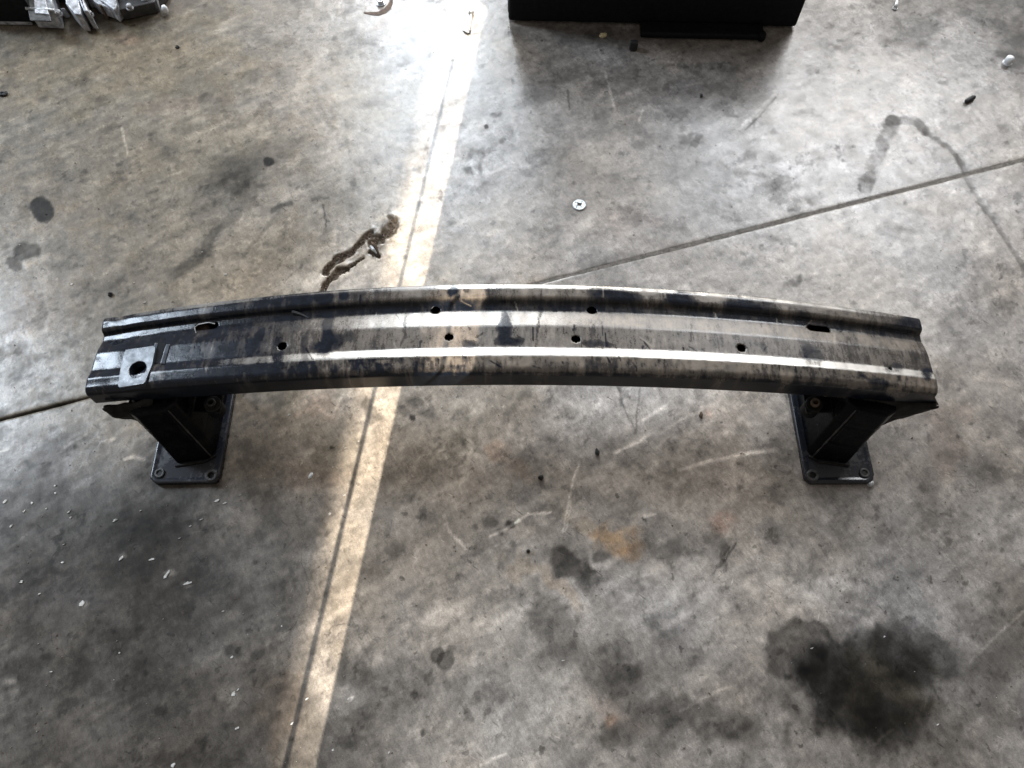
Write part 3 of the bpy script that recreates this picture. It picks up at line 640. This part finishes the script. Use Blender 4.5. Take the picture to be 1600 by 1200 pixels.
# tow eye bracket welded over the left end
def bracket():
    br = empty('tow_bracket', (0, 0, 0)); br.parent = beam
    zt = .1815
    cx, cy = P3(215, 577, zt + .004)[:2]
    cor = [P3(*c, zt) for c in ((195, 546), (247, 542), (242, 572), (229, 603), (183, 607), (187, 578))]
    cor = [np.array([p[0], p[1]]) for p in cor]
    n = 48; r = .0132
    bm = bmesh.new(); inner = []; outer = []
    poly = cor[::-1]
    def ray(a):
        d = np.array([math.cos(a), math.sin(a)]); best = .03
        for k in range(len(poly)):
            p, q_ = poly[k], poly[(k + 1) % len(poly)]; e = q_ - p
            den = d[0] * e[1] - d[1] * e[0]
            if abs(den) < 1e-9: continue
            w_ = p - np.array([cx, cy]); t = (w_[0] * e[1] - w_[1] * e[0]) / den; u = (w_[0] * d[1] - w_[1] * d[0]) / den
            if t > 0 and -.001 <= u <= 1.001: best = t
        return best
    rows = []
    for rr, zz in (('i', -.012), ('i', .0032), ('m', .004), ('o', .004), ('o2', -.008)):
        rw = []
        for k in range(n):
            a = 2 * math.pi * k / n; R = ray(a)
            rad = {'i': r, 'm': r + .0009, 'o': R - .0012, 'o2': R + .001}[rr]
            rw.append(bm.verts.new((cx + rad * math.cos(a), cy + rad * math.sin(a), zt + zz + .13 * rad * math.cos(a))))
        rows.append(rw)
    for A, B in zip(rows, rows[1:]):
        for k in range(n): j = (k + 1) % n; bm.faces.new((A[k], A[j], B[j], B[k]))
    part('bracket_plate', bm, M_plateb, br)
    # bent strap beside it with its slot
    for pts, h in (([(246, 540), (251, 541), (243, 573), (237, 573)], .004), ([(264, 543), (270, 543), (262, 574), (255, 574)], .005)):
        bm = bmesh.new(); b_ = [P3(*p, zt - .006) for p in pts]; t_ = [p + np.array([0, 0, .006 + h]) for p in b_]
        hexa(bm, b_[::-1], t_[::-1]); part('bracket_strap', bm, M_plateb, br, bevel=.001)
    bm = bmesh.new(); pts = [(251, 540), (264, 543), (255, 575), (243, 573)]; b_ = [P3(*p, zt - .010) for p in pts]; t_ = [p + np.array([0, 0, .0128]) for p in b_]
    hexa(bm, b_[::-1], t_[::-1]); part('bracket_slot', bm, M_blackmatte, br)
    bm = bmesh.new(); pts = [(256, 572), (262, 575), (236, 604), (226, 603), (240, 580)]; b_ = [P3(*p, zt - .008) for p in pts]; t_ = [p + np.array([0, 0, .0085]) for p in b_]
    hexa(bm, b_[::-1], t_[::-1]); part('bracket_tail', bm, M_blackmatte, br, bevel=.0012)
    return br
M_plateb = simple('satin_black_coat', (.03, .035, .045), .30, var=.5, nscale=50, bump=.08, spec=.45)
bracket()
# gouge scratch and torn lips on the left half
for pts, w_ in (([(456, 482), (459, 488), (466, 490), (472, 492), (482, 497)], .0016),):
    bm = bmesh.new(); tube(bm, [P3(x, y, zc(-.28) - .0118) for x, y in pts], [.0016, .0036, .0030, .0022, .0010], 6); part('gouge', bm, M_rubber)
bm = bmesh.new(); tube(bm, [P3(306, 520, .186), P3(304, 512, .187), P3(310, 507, .187), P3(326, 504, .188), P3(336, 506, .188)], .0009, 6); part('slot_lip', bm, M_edge)
bm = bmesh.new(); lathe(bm, [(.010, 0), (.013, .002), (.011, .006), (.004, .008)], 14, tuple(P3(318, 515, .162)), .6); part('slot_filler', bm, M_rust, smooth=True)

# feet: crash boxes and their plates, right one mirrored
def plate_mesh(sx, hole_list):
    """foot plate: pressed sheet with a turned-down rim and rounded corners"""
    x0, x1, y0, y1, r = .4765, .5895, .402, .592, .014
    loop = []
    for cx, cy, a0 in ((x1 - r, y0 + r, -90), (x1 - r, y1 - r, 0), (x0 + r, y1 - r, 90), (x0 + r, y0 + r, 180)):
        for k in range(7):
            a = math.radians(a0 + 15 * k); loop.append((cx + r * math.cos(a), cy + r * math.sin(a)))
    mx, my = (x0 + x1) / 2, (y0 + y1) / 2
    def ins(d): return [(mx + (x - mx) * (1 - d / .056), my + (y - my) * (1 - d / .095)) for x, y in loop]
    bm = bmesh.new(); rows = []
    for d, z in ((0, .001), (0, .0105), (.0008, .0116), (.002, .0120), (.0050, .0119), (.0075, .0110), (.010, .0108)):
        rows.append([bm.verts.new((sx * (x + .0007 * math.sin(i * 2.1 + sx)), y + .0007 * math.sin(i * 1.3 + 2 * sx) - .56, z)) for i, (x, y) in enumerate(ins(d))])
    for A, B in zip(rows, rows[1:]):
        for k in range(len(A)): j = (k + 1) % len(A); bm.faces.new((A[k], A[j], B[j], B[k]))
    bm.faces.new(rows[-1]); bm.faces.new(rows[0][::-1])
    return bm
def foot(sx, right):
    pl = part('foot_plate', plate_mesh(sx, None), M_plate, smooth=False)
    pl.data.polygons.foreach_set('use_smooth', [len(p.vertices) == 4 for p in pl.data.polygons])
    # raised corner bosses with bolt holes
    holes = [(.574, .418, .0082, True), (.488, .413, .0100, False), (.574, .574, .009, True), (.491, .574, .009, True)]
    for hx, hy, rr, op in holes:
        bm = bmesh.new()
        ring(bm, rr * .52, rr, 0, .0030 if op else .006, 24, (sx * hx, hy - .56, .0108)); part('bolt_boss', bm, M_edgegrey, pl, bevel=.0012)
        bm = bmesh.new(); lathe(bm, [(rr * .51, 0), (rr * .51, .0012)], 16, (sx * hx, hy - .56, .0109)); part('bolt_hole', bm, M_rubber, pl)
    # the crash box: tapering tube from the plate up to the beam
    bot = [(.548, .434), (.497, .442), (.487, .456), (.486, .572), (.552, .572), (.556, .446)]
    up = [(.572, .468), (.528, .474), (.512, .486), (.505, .600), (.590, .600), (.590, .478)]
    zt = [.128, .134, .138, .148, .135, .128]
    bm = bmesh.new(); L = []
    for f in (0, .04, .30, .34, .38, .66, .70, .74, 1.0):
        bul = {.34: .0007, .70: .0007}.get(f, 0)               # crush beads
        rw = []
        cx = .52; cy = .51
        for (a, b), (c, d), z in zip(bot, up, zt):
            x = a + (c - a) * f; y = b + (d - b) * f
            v_ = np.array([x - cx, y - cy]); v_ = v_ / np.linalg.norm(v_)
            rw.append(bm.verts.new((sx * (x - v_[0] * bul), y - v_[1] * bul - .56, .0105 + (z - .0105) * f)))
        L.append(rw)
    for A, B in zip(L, L[1:]):
        for k in range(len(A)): j = (k + 1) % len(A); bm.faces.new((A[k], A[j], B[j], B[k]))
    bm.faces.new(L[0][::-1]); bm.faces.new(L[-1])
    bx = part('crash_box', bm, M_black, bevel=.003, seg=3)
    # raised weld seam along the ridge
    bm = bmesh.new(); a = np.array([sx * .4935, .4455 - .56, .016]); b = np.array([sx * .5235, .4765 - .56, .132])
    tube(bm, [tuple(a + (b - a) * t + np.array([0, 0, 0])) for t in np.linspace(0, 1, 10)], [.0012 + .0004 * math.sin(9 * t) for t in range(10)], 8)
    part('weld_seam', bm, M_seam, bx, smooth=True)
    bm = bmesh.new()
    pts = [(.551, .430), (.530, .433), (.505, .437), (.488, .448)]
    tube(bm, [(sx * x, y - .56, 0.0125) for x, y in pts], .0018, 8); part('weld_foot', bm, M_gus, bx, smooth=True)
    # flared outer gusset under the beam end
    if right: tp, bt = [(1338, 618, .140), (1385, 624, .138), (1428, 628, .138), (1463, 631, .135)], [(1370, 668, .080), (1400, 656, .094), (1432, 648, .112), (1467, 636, .130)]
    else: tp, bt = [(240, 620, .146), (208, 630, .142), (184, 632, .140), (162, 634, .137)], [(238, 668, .080), (206, 655, .100), (178, 654, .112), (160, 639, .131)]
    def ev(P_, t):
        P_ = np.array(P_, float); k = t * (len(P_) - 1); return [np.interp(k, range(len(P_)), P_[:, c]) for c in range(3)]
    bm = bmesh.new(); N = 14; M = 4; G = []
    for k in range(N + 1):
        A_, B_ = P3(*ev(tp, k / N)), P3(*ev(bt, k / N)); rw = []
        for j in range(M + 1):
            p = A_ + (B_ - A_) * j / M; p = p + np.array([0, -.004 * math.sin(math.pi * j / M), .002 * math.sin(k * 1.1 + j)]); rw.append(bm.verts.new(tuple(p)))
        G.append(rw)
    for A_, B_ in zip(G, G[1:]):
        for j in range(M): bm.faces.new((A_[j], B_[j], B_[j + 1], A_[j + 1]))
    g = part('flared_gusset', bm, M_gus, bx, smooth=True)
    md = g.modifiers.new('sheet', 'SOLIDIFY'); md.thickness = .0028
    if not right:
        bm = bmesh.new(); tube(bm, [(sx * .566, .482 - .56, .1315), (sx * .572, .485 - .56, .1345), (sx * .576, .489 - .56, .140), (sx * .574, .496 - .56, .146)], [.0012, .0022, .002, .0008], 7); part('torn_lip', bm, M_seam, bx, smooth=True)
    # ledge with a bushing on the inner side
    zb = .100
    cxx, cyy = P3(329 if not right else 1275, 628, zb + .012)[:2]
    lx = abs(cxx)
    bm = bmesh.new(); box(bm, *(sorted((sx * (lx + .030), sx * (lx - .013)))), cyy - .013, cyy + .05, zb - .004, zb); led = part('ledge', bm, M_black, bx, bevel=.0015)
    bm = bmesh.new(); lathe(bm, [(.0135, -.022), (.0135, .001), (.0128, .002)], 28, (cxx, cyy, zb)); part('bush_sleeve', bm, M_blackmatte, led, smooth=False, bevel=.001)
    mt = M_seam if not right else M_rust
    bm = bmesh.new(); ring(bm, .0042, .0068, 0, .010, 20, (cxx, cyy, zb + .002)); part('bush_ring', bm, mt, led, bevel=.0008)
    bm = bmesh.new(); ring(bm, .0068, .0132, 0, .004, 24, (cxx, cyy, zb + .002)); part('bush_washer', bm, M_gus, led, bevel=.001)
    return pl
M_edgegrey = simple('worn_boss', (.030, .030, .030), .5, var=.6, nscale=150, bump=.2)
M_seam = simple('weld_grey', (.034, .032, .031), .5, var=.7, nscale=180, bump=.4)
M_gus = simple('dull_black', (.013, .012, .011), .6, var=.7, nscale=60, bump=.2, spec=.15)
foot(-1, False); foot(1, True)
# bright scraped stud at the right foot's outer corner and two scraped spots on the left foot
bm = bmesh.new(); lathe(bm, [(.0042, 0), (.0050, .002), (.0044, .009), (.0030, .0105)], 12, tuple(P3(1358, 757, .0))); part('scraped_corner', bm, M_zinc, smooth=True)

# ------------------------------------------------------------------ tall black cabinet beyond
c0, c1 = unproj(793, 36), unproj(1244, 46)
dirc = (c1 - c0); W = np.linalg.norm(dirc); ang = math.atan2(dirc[1], dirc[0])
cab = thing('black_cabinet', tuple(c0), 'tall plain black steel cabinet standing at the top edge of the floor', 'cabinet'); cab.rotation_euler = (0, 0, ang)
bm = bmesh.new(); box(bm, 0, W, 0.018, .42, .006, .27); from_bm('cabinet_body', bm, M_blackmatte, cab, bevel=.006)
bm = bmesh.new(); box(bm, .002, W - .002, 0, .0175, .004, .267); dp = from_bm('front_panel', bm, M_blackmatte, cab, bevel=.007, seg=3)
bm = bmesh.new()
l0 = unproj(1000, 61); l1 = unproj(1193, 69)
R2 = Matrix.Rotation(-ang, 4, 'Z')
def loc(p): return tuple((R2 @ Vector(p - c0)))
a, b = loc(l0), loc(l1)
box(bm, a[0], b[0], a[1], -.002, .002, .016); from_bm('base_rail', bm, M_blackmatte, cab, bevel=.005, seg=3)
bm = bmesh.new(); lathe(bm, [(.007, 0), (.009, .003), (.009, .015), (.006, .019)], 18, (b[0] - .006, a[1] + .004, .002)); from_bm('rail_cap', bm, M_blackmatte, cab, smooth=True)

# ------------------------------------------------------------------ aluminium casting at the upper left
g0 = unproj(0, 40)
cast = thing('gearbox_casting', (g0[0], g0[1], 0), 'oily cast aluminium gearbox lying at the upper left corner', 'engine part')
def cpt(x, y, z): return tuple(unproj(x, y, z) - np.array([g0[0], g0[1], 0]))
def slabpoly(pts, z, th, mat, name, bev=.003):
    bm = bmesh.new(); t_ = [cpt(x, y - th * 520, z) for x, y in pts]; b_ = [(p[0], p[1], p[2] - th) for p in t_]
    hexa(bm, b_, t_); return from_bm(name, bm, mat, cast, bevel=bev)
bm = bmesh.new(); box(bm, -.25, .34, .07, .34, .0, .075); from_bm('housing', bm, M_blackmatte, cast, bevel=.02, seg=3)
slabpoly([(-60, 36), (42, 38), (40, 30), (-60, 26)], .030, .028, M_alu, 'flange_ledge')
slabpoly([(-60, 28), (38, 30), (30, -20), (-60, -20)], .07, .06, M_blackmatte, 'sump_block')
slabpoly([(44, 40), (86, 42), (72, -30), (28, -30)], .045, .043, M_alu, 'rib_panel')
slabpoly([(47, 33), (80, 34), (70, -10), (37, -10)], .0475, .003, M_aludark, 'rib_recess', .001)
slabpoly([(54, 22), (76, 24), (70, -6), (52, -6)], .050, .004, M_alu, 'cast_pad', .0015)
for p, q_ in (((27, -40), (42, 14)), ((70, -40), (83, 16)), ((42, 13), (85, 16))):
    bm = bmesh.new(); tube(bm, [cpt(*p, .048), cpt(*q_, .048)], .0030, 8); from_bm('rib', bm, M_alubright if 'M_alubright' in globals() else M_zinc, cast, smooth=True)
slabpoly([(102, 28), (116, 44), (127, 46), (117, -20), (95, -20), (100, 8)], .050, .045, M_alu, 'mount_arm')
slabpoly([(122, 8), (138, 43), (130, 42), (118, 14), (116, -20), (126, -20)], .054, .05, M_alu, 'mount_arm')
slabpoly([(138, 6), (160, 20), (178, 33), (183, 26), (180, 10), (158, 8), (166, 18)], .04, .035, M_alu, 'curved_lug')
slabpoly([(130, 2), (150, 20), (172, 28), (150, 8)], .036, .03, M_alu, 'curved_lug')
slabpoly([(186, 30), (240, 18), (262, -10), (180, -20)], .03, .028, M_aludark, 'side_cover')
for x, y, r in ((93, 36, .0075), (142, 37, .006), (204, 26, .006), (226, 11, .006), (108, 10, .007)):
    bm = bmesh.new(); lathe(bm, [(r * 1.25, 0), (r * 1.25, .003), (r, .0032), (r, .010), (r * .7, .012)], 6 if r > .0065 else 12, cpt(x, y - 12, .030)); from_bm('bolt', bm, M_alu, cast)
bm = bmesh.new(); tube(bm, [cpt(240, -20, .06), cpt(248, 8, .03), cpt(255, 25, .006)], .0016, 8); from_bm('wire', bm, M_zinc, cast, smooth=True)
bm = bmesh.new(); lathe(bm, [(.003, 0), (.006, .003), (.007, .012), (.004, .018)], 12, cpt(260, 20, .004)); from_bm('wire_clip', bm, M_white, cast, smooth=True)
re_ = random.Random(12)
for k in range(16):
    x = re_.uniform(86, 236); y = re_.uniform(2, 30) - max(0, x - 190) * .25; a_ = re_.uniform(.003, .009); ang_ = re_.uniform(0, 3.1)
    p = cpt(x, y, 0); bm = bmesh.new(); h_ = re_.uniform(.012, .036)
    q_ = [(p[0] + a_ * re_.uniform(.7, 1.5) * math.cos(ang_ + t_), p[1] + a_ * re_.uniform(.5, 1.2) * math.sin(ang_ + t_)) for t_ in (0, 1.3, 2.4, 3.6, 5.0)]
    hexa(bm, [(u, v_, .001) for u, v_ in q_], [(p[0] + (u - p[0]) * .7, p[1] + (v_ - p[1]) * .7, h_ + re_.uniform(-.003, .003)) for u, v_ in q_])
    from_bm('cast_boss', bm, re_.choice([M_alu, M_aludark, M_aludark, M_rust]), cast, bevel=.0015)

# ------------------------------------------------------------------ small things lying on the floor
def lump(name, x, y, sx, sy, sz, tilt, mat, label, cat, seed=1, group=None, sub=2, rough=.25):
    p = unproj(x, y); bm = bmesh.new(); bmesh.ops.create_icosphere(bm, subdivisions=sub, radius=1)
    r = random.Random(seed)
    for v_ in bm.verts:
        k = 1 + r.uniform(-rough, rough); v_.co = Vector((v_.co.x * sx * k, v_.co.y * sy * k, max(-.6, v_.co.z) * sz * k))
    mn = min(v_.co.z for v_ in bm.verts)
    for v_ in bm.verts: v_.co.z -= mn + .0003
    o = from_bm(name, bm, mat); o.location = p; o.rotation_euler = (0, 0, math.radians(tilt)); tag(o, label, cat, group); return o

# washer
p = unproj(905, 321)
wa = thing('washer', tuple(p), 'round zinc washer with a notched centre hole, lying on the bare concrete', 'washer')
bm = bmesh.new()
n = 48; R = [[], [], [], [], []]
for k in range(n):
    a = 2 * math.pi * k / n
    ri = .0042 + .0030 * (1 if (k % 12) in (0, 1, 2) else 0)
    for i, (rr, z) in enumerate(((ri, .0002), (.0128, .0002), (.0134, .0012), (.0124, .0032), (ri, .0032))):
        R[i].append(bm.verts.new((rr * math.cos(a + .5), rr * math.sin(a + .5), z)))
for i in range(5):
    A, B = R[i], R[(i + 1) % 5]
    for k in range(n): j = (k + 1) % n; bm.faces.new((A[k], A[j], B[j], B[k]))
from_bm('disc', bm, M_zinc, wa)
for a in (.9, 2.5, 4.0):
    bm = bmesh.new(); lathe(bm, [(.0011, 0), (.0011, .0004), (.0008, .0005)], 8, (.0088 * math.cos(a), .0088 * math.sin(a), .0031)); from_bm('pressed_mark', bm, M_gus, wa)
# metal scrap in the crack
p = unproj(583, 392)
sc = thing('metal_scrap', tuple(p), 'shiny crumpled sliver of metal lying by the broken crack', 'scrap metal')
bm = bmesh.new(); tube(bm, [(-.006, .008, .004), (-.002, .003, .009), (.002, -.003, .008), (.008, -.008, .003)], [.001, .0028, .0030, .0012], 6); from_bm('bright_sliver', bm, M_zinc, sc)
bm = bmesh.new(); tube(bm, [(-.004, .018, .003), (.001, .010, .006), (.006, .004, .005), (.012, -.010, .002)], [.002, .004, .0035, .001], 6); from_bm('dark_sliver', bm, M_brown, sc)
# rubber block by the cabinet
p = unproj(989, 77)
o = thing('rubber_block', tuple(p), 'small upright black rubber block in front of the black cabinet', 'rubber block')
bm = bmesh.new(); box(bm, -.0085, .0085, -.006, .006, .0003, .021); from_bm('block', bm, M_rubber, o, bevel=.002)
bm = bmesh.new(); box(bm, -.0065, .0065, -.0075, .0075, .0003, .004); from_bm('lip', bm, M_rubber, o, bevel=.001)
lump('yellow_chip', 942, 57, .0085, .0065, .005, 20, M_yellow, 'pale yellow foam crumb in front of the black cabinet', 'crumb', 3, rough=.15)
# black pellet right
p = unproj(1514, 158)
o = thing('black_plug', tuple(p), 'short black rubber plug lying on pale concrete at the right', 'rubber plug'); o.rotation_euler = (0, 0, math.radians(33))
bm = bmesh.new(); tube(bm, [(-.013, 0, .0052), (-.011, 0, .0052), (.010, 0, .0052), (.013, 0, .0052)], [.0035, .005, .0048, .0034], 12); from_bm('plug_body', bm, M_rubber, o, smooth=True)
bm = bmesh.new(); tube(bm, [(.004, 0, .0052), (.008, 0, .0052)], .0051, 12); from_bm('plug_collar', bm, M_rubber, o)
# white cap
p = unproj(1573, 99)
o = thing('plastic_bung', tuple(p), 'small white plastic cap standing near the right edge of the floor', 'plastic cap')
bm = bmesh.new(); lathe(bm, [(.0075, .0003), (.0085, .003), (.0085, .012), (.0075, .016), (.004, .018)], 20); from_bm('cap_body', bm, M_white, o, smooth=True)
bm = bmesh.new(); ring(bm, .0083, .0098, .0004, .0030, 20); from_bm('cap_rim', bm, M_white, o)
p = unproj(1399, 10)
o = thing('plastic_clip', tuple(p), 'little pale plastic clip at the top edge right of the cabinet', 'clip')
bm = bmesh.new(); tube(bm, [(-.003, -.008, .003), (0, 0, .005), (.003, .008, .006), (.004, .018, .007)], [.0042, .004, .003, .002], 8); from_bm('clip_stem', bm, M_white, o, smooth=True)
bm = bmesh.new(); lathe(bm, [(.0055, 0), (.0055, .002)], 12, (-.003, -.008, .0004)); from_bm('clip_foot', bm, M_white, o)
# nut beside the rusty strip
p = unproj(595, 6)
o = thing('flanged_nut', tuple(p), 'bright flanged nut on the floor beside the curved rusty strip', 'nut')
bm = bmesh.new(); ring(bm, .0045, .0105, .0003, .0026, 24); from_bm('nut_flange', bm, M_zinc, o)
bm = bmesh.new()
hx = [(.0078 * math.cos(k * math.pi / 3), .0078 * math.sin(k * math.pi / 3)) for k in range(6)]; hi = [(.0042 * math.cos(k * math.pi / 3), .0042 * math.sin(k * math.pi / 3)) for k in range(6)]
VV = [[bm.verts.new((x, y, z)) for x, y in lp] for lp, z in ((hi, .0026), (hx, .0026), (hx, .011), (hi, .011))]
for i in range(4):
    A, B = VV[i], VV[(i + 1) % 4]
    for k in range(6): j = (k + 1) % 6; bm.faces.new((A[k], A[j], B[j], B[k]))
from_bm('nut_body', bm, M_zinc, o, bevel=.0006)
# rusty strip
bm = bmesh.new(); N = 20; vt = []; vb = []
pts = [(568, 20), (580, 23), (592, 24), (603, 20), (611, 13), (614, 3), (613, -8)]
up_ = [(569, 18), (580, 19), (591, 18), (600, 13), (606, 7), (609, 0), (609, -10)]
A = [unproj(x, y, .0012) for x, y in pts]; B = [unproj(x, y, .0016) for x, y in up_]
ctr = unproj(595, 15)
vt = [bm.verts.new(tuple(p - ctr)) for p in A]; vb = [bm.verts.new(tuple(p - ctr)) for p in B]
for k in range(len(vt) - 1): bm.faces.new((vt[k], vt[k + 1], vb[k + 1], vb[k]))
o = from_bm('rusty_strip', bm, M_rust); md = o.modifiers.new('sheet', 'SOLIDIFY'); md.thickness = .0012; o.location = ctr
tag(o, 'thin curved rusty metal strip curling round the bright nut', 'metal strip')
# screw standing in the strip of sunlight
p = unproj(733, 50)
o = thing('wood_screw', tuple(p), 'thin grey screw lying in the bright strip of sunlight at the top', 'screw')
bm = bmesh.new(); tube(bm, [(0, .004, .0035), (.001, .030, .0035), (.003, .052, .0035)], [.0012, .0030, .0030], 8); from_bm('screw_shank', bm, M_white, o, smooth=True)
bm = bmesh.new(); tube(bm, [(.003, .052, .0045), (.0033, .055, .0045), (.0038, .062, .0045)], [.0046, .0062, .0060], 6); from_bm('screw_head', bm, M_edge, o)
p = unproj(730, 53)  # dark hook shape modelled in place of the screw's shadow
o = thing('screw_shadow', tuple(p), 'dark hook shape standing for the shadow of the grey screw in the sunlight strip', 'wire')
bm = bmesh.new(); tube(bm, [(-.010, .007, .0030), (-.004, .002, .0022), (.002, -.002, .0018), (.006, 0, .0022), (.008, .006, .004)], [.0010, .0016, .0018, .0018, .0012], 8); from_bm('shadow_hook', bm, M_gus, o, smooth=True)

# dark grit pellets
for i, (x, y, a, b, t_, lb) in enumerate([
  (6, 148, .010, .0065, 15, 'large black rubber crumb at the left edge of the floor'),
  (278, 75, .0042, .0040, 0, 'round black crumb below the gearbox casting'),
  (933, 707, .0032, .0062, 5, 'upright oblong black crumb in front of the middle of the beam'),
  (845, 747, .0044, .0040, 20, 'black crumb lying left of and below the oblong one, in front of the beam'),
  (1095, 650, .0030, .0060, 0, 'small brown crumb close in front of the right half of the beam'),
  (173, 461, .0045, .0042, 30, 'small black crumb behind the left end of the beam'),
  (825, 862, .0028, .0026, 20, 'tiny black crumb beside the orange stain'),
  (1095, 151, .0026, .0045, 0, 'tiny upright black crumb on grey concrete below the cabinet')]):
    lump('grit_crumb', x, y, a, b, .0045, t_, M_rubber if i not in (4,) else M_brown, lb, 'crumb', 20 + i, 'dark crumbs lying on the floor', 2)
bm = bmesh.new(); rc = random.Random(9)
for pts, hw in CRACKS:
    for (x0, y0), (x1, y1) in zip(pts, pts[1:]):
        for _ in range(int(math.hypot(x1 - x0, y1 - y0) * 1.1) + 2):
            t_ = rc.random(); k_ = rc.gauss(0, hw * .55)
            p = unproj(x0 + (x1 - x0) * t_ + k_, y0 + (y1 - y0) * t_ + rc.gauss(0, hw * .5)); a_ = rc.uniform(.0006, .0024)
            R_ = Matrix.Rotation(rc.uniform(0, 6.3), 3, Vector((rc.uniform(-1, 1), rc.uniform(-1, 1), 1)).normalized())
            hexa(bm, [tuple(Vector((p[0], p[1], .0004)) + R_ @ Vector(q_)) for q_ in ((-a_, -a_ * .7, -a_ * .5), (a_, -a_ * .5, -a_ * .4), (a_ * .7, a_ * .8, -a_ * .5), (-a_ * .8, a_ * .6, -a_ * .6))], [tuple(Vector((p[0], p[1], .0004)) + R_ @ Vector(q_)) for q_ in ((-a_ * .6, -a_ * .5, a_ * .5), (a_ * .7, -a_ * .6, a_ * .4), (a_ * .6, a_ * .5, a_ * .7), (-a_ * .5, a_ * .7, a_ * .5))])
o = from_bm('crack_rubble', bm, M_brown); o['kind'] = 'stuff'; o['label'] = 'dark brown rubble crumbling out of the broken crack behind the beam'; o['category'] = 'rubble'
# a thin white flake left of the strip of sunlight
lump('white_flake', 486, 743, .0028, .0056, .0016, -25, M_white, 'long white flake lying left of the sunlit strip', 'flake', 40)

# countless pale flecks of paint: one scatter
bm = bmesh.new(); r = random.Random(5)
def fleck(x, y, sz, asp, ang_):
    p = unproj(x, y); n = r.randint(6, 9); vs = []
    for k in range(n):
        a = 2 * math.pi * k / n; rr = sz * r.uniform(.35, 1.2)
        u, v_ = rr * math.cos(a), rr * asp * math.sin(a)
        vs.append((p[0] + u * math.cos(ang_) - v_ * math.sin(ang_), p[1] + u * math.sin(ang_) + v_ * math.cos(ang_)))
    z0, z1 = p[2] - .0006, p[2] + .0011
    hexa(bm, [(x_, y_, z0) for x_, y_ in vs], [(x_, y_, z1 + r.uniform(-.0002, .0004)) for x_, y_ in vs])
FL = [(7, 785, .006), (38, 799, .0045), (50, 786, .003), (108, 800, .0042), (86, 759, .003), (87, 771, .0032), (110, 809, .003), (180, 813, .0042), (73, 795, .002), (18, 822, .003), (34, 909, .0036), (62, 928, .003), (128, 944, .0075), (190, 872, .0052), (237, 874, .0062), (262, 897, .008), (293, 911, .0075), (339, 782, .0055), (352, 786, .004), (314, 812, .004), (298, 822, .003), (281, 841, .003), (375, 774, .002), (220, 798, .002), (100, 851, .0022), (98, 879, .0025), (80, 1050, .0028), (349, 955, .003), (362, 1027, .0034), (370, 1138, .0048), (271, 1195, .0045), (365, 1085, .006), (372, 1078, .004), (187, 1020, .002), (430, 607, .002), (452, 648, .003), (480, 1092, .003), (515, 803, .003), (538, 774, .003), (520, 730, .002), (520, 1172, .0028), (545, 1092, .003), (608, 1176, .0022), (440, 979, .003), (457, 1130, .0034), (1026, 788, .0026), (1008, 785, .002), (725, 790, .0022), (880, 1032, .0024), (1073, 965, .002), (1203, 935, .0018), (1465, 1132, .0022), (1382, 995, .0022), (1268, 1013, .0032), (1085, 958, .002), (560, 690, .002), (690, 636, .002), (770, 636, .002), (168, 428, .0024), (113, 444, .003), (226, 473, .0026), (352, 429, .0026), (316, 394, .0024), (210, 442, .002), (69, 203, .0018), (190, 185, .002), (569, 268, .003), (493, 224, .003), (31, 383, .0022), (1478, 160, .002), (1515, 118, .0016), (650, 605, .002), (595, 625, .0026), (560, 640, .002), (540, 700, .0022)]
for x, y, sz in FL: fleck(x, y, sz * .95, r.uniform(.3, .7), r.uniform(.3, 1.0))
for _ in range(300):
    x = r.uniform(0, 1600); y = r.uniform(0, 1200)
    if 440 < y < 640 and 130 < x < 1480: continue
    if y < 500 and r.random() < .65: continue
    if x > 1100 and r.random() < .5: continue
    fleck(x, y, r.uniform(.0005, .0015), r.uniform(.18, .45), r.uniform(.5, 1.1))
o = from_bm('paint_flecks', bm, M_flake); o['kind'] = 'stuff'; o['label'] = 'pale flecks of paint and plaster scattered over the concrete'; o['category'] = 'flecks'
bm = bmesh.new()
for _ in range(420):
    x = r.uniform(0, 1600); y = r.uniform(0, 1200)
    if 440 < y < 640 and 130 < x < 1480: continue
    fleck(x, y, r.uniform(.0005, .0017), r.uniform(.4, .9), r.uniform(0, 3))
o = from_bm('dark_grit', bm, M_brown); o['kind'] = 'stuff'; o['label'] = 'fine dark grit scattered over the concrete'; o['category'] = 'grit'
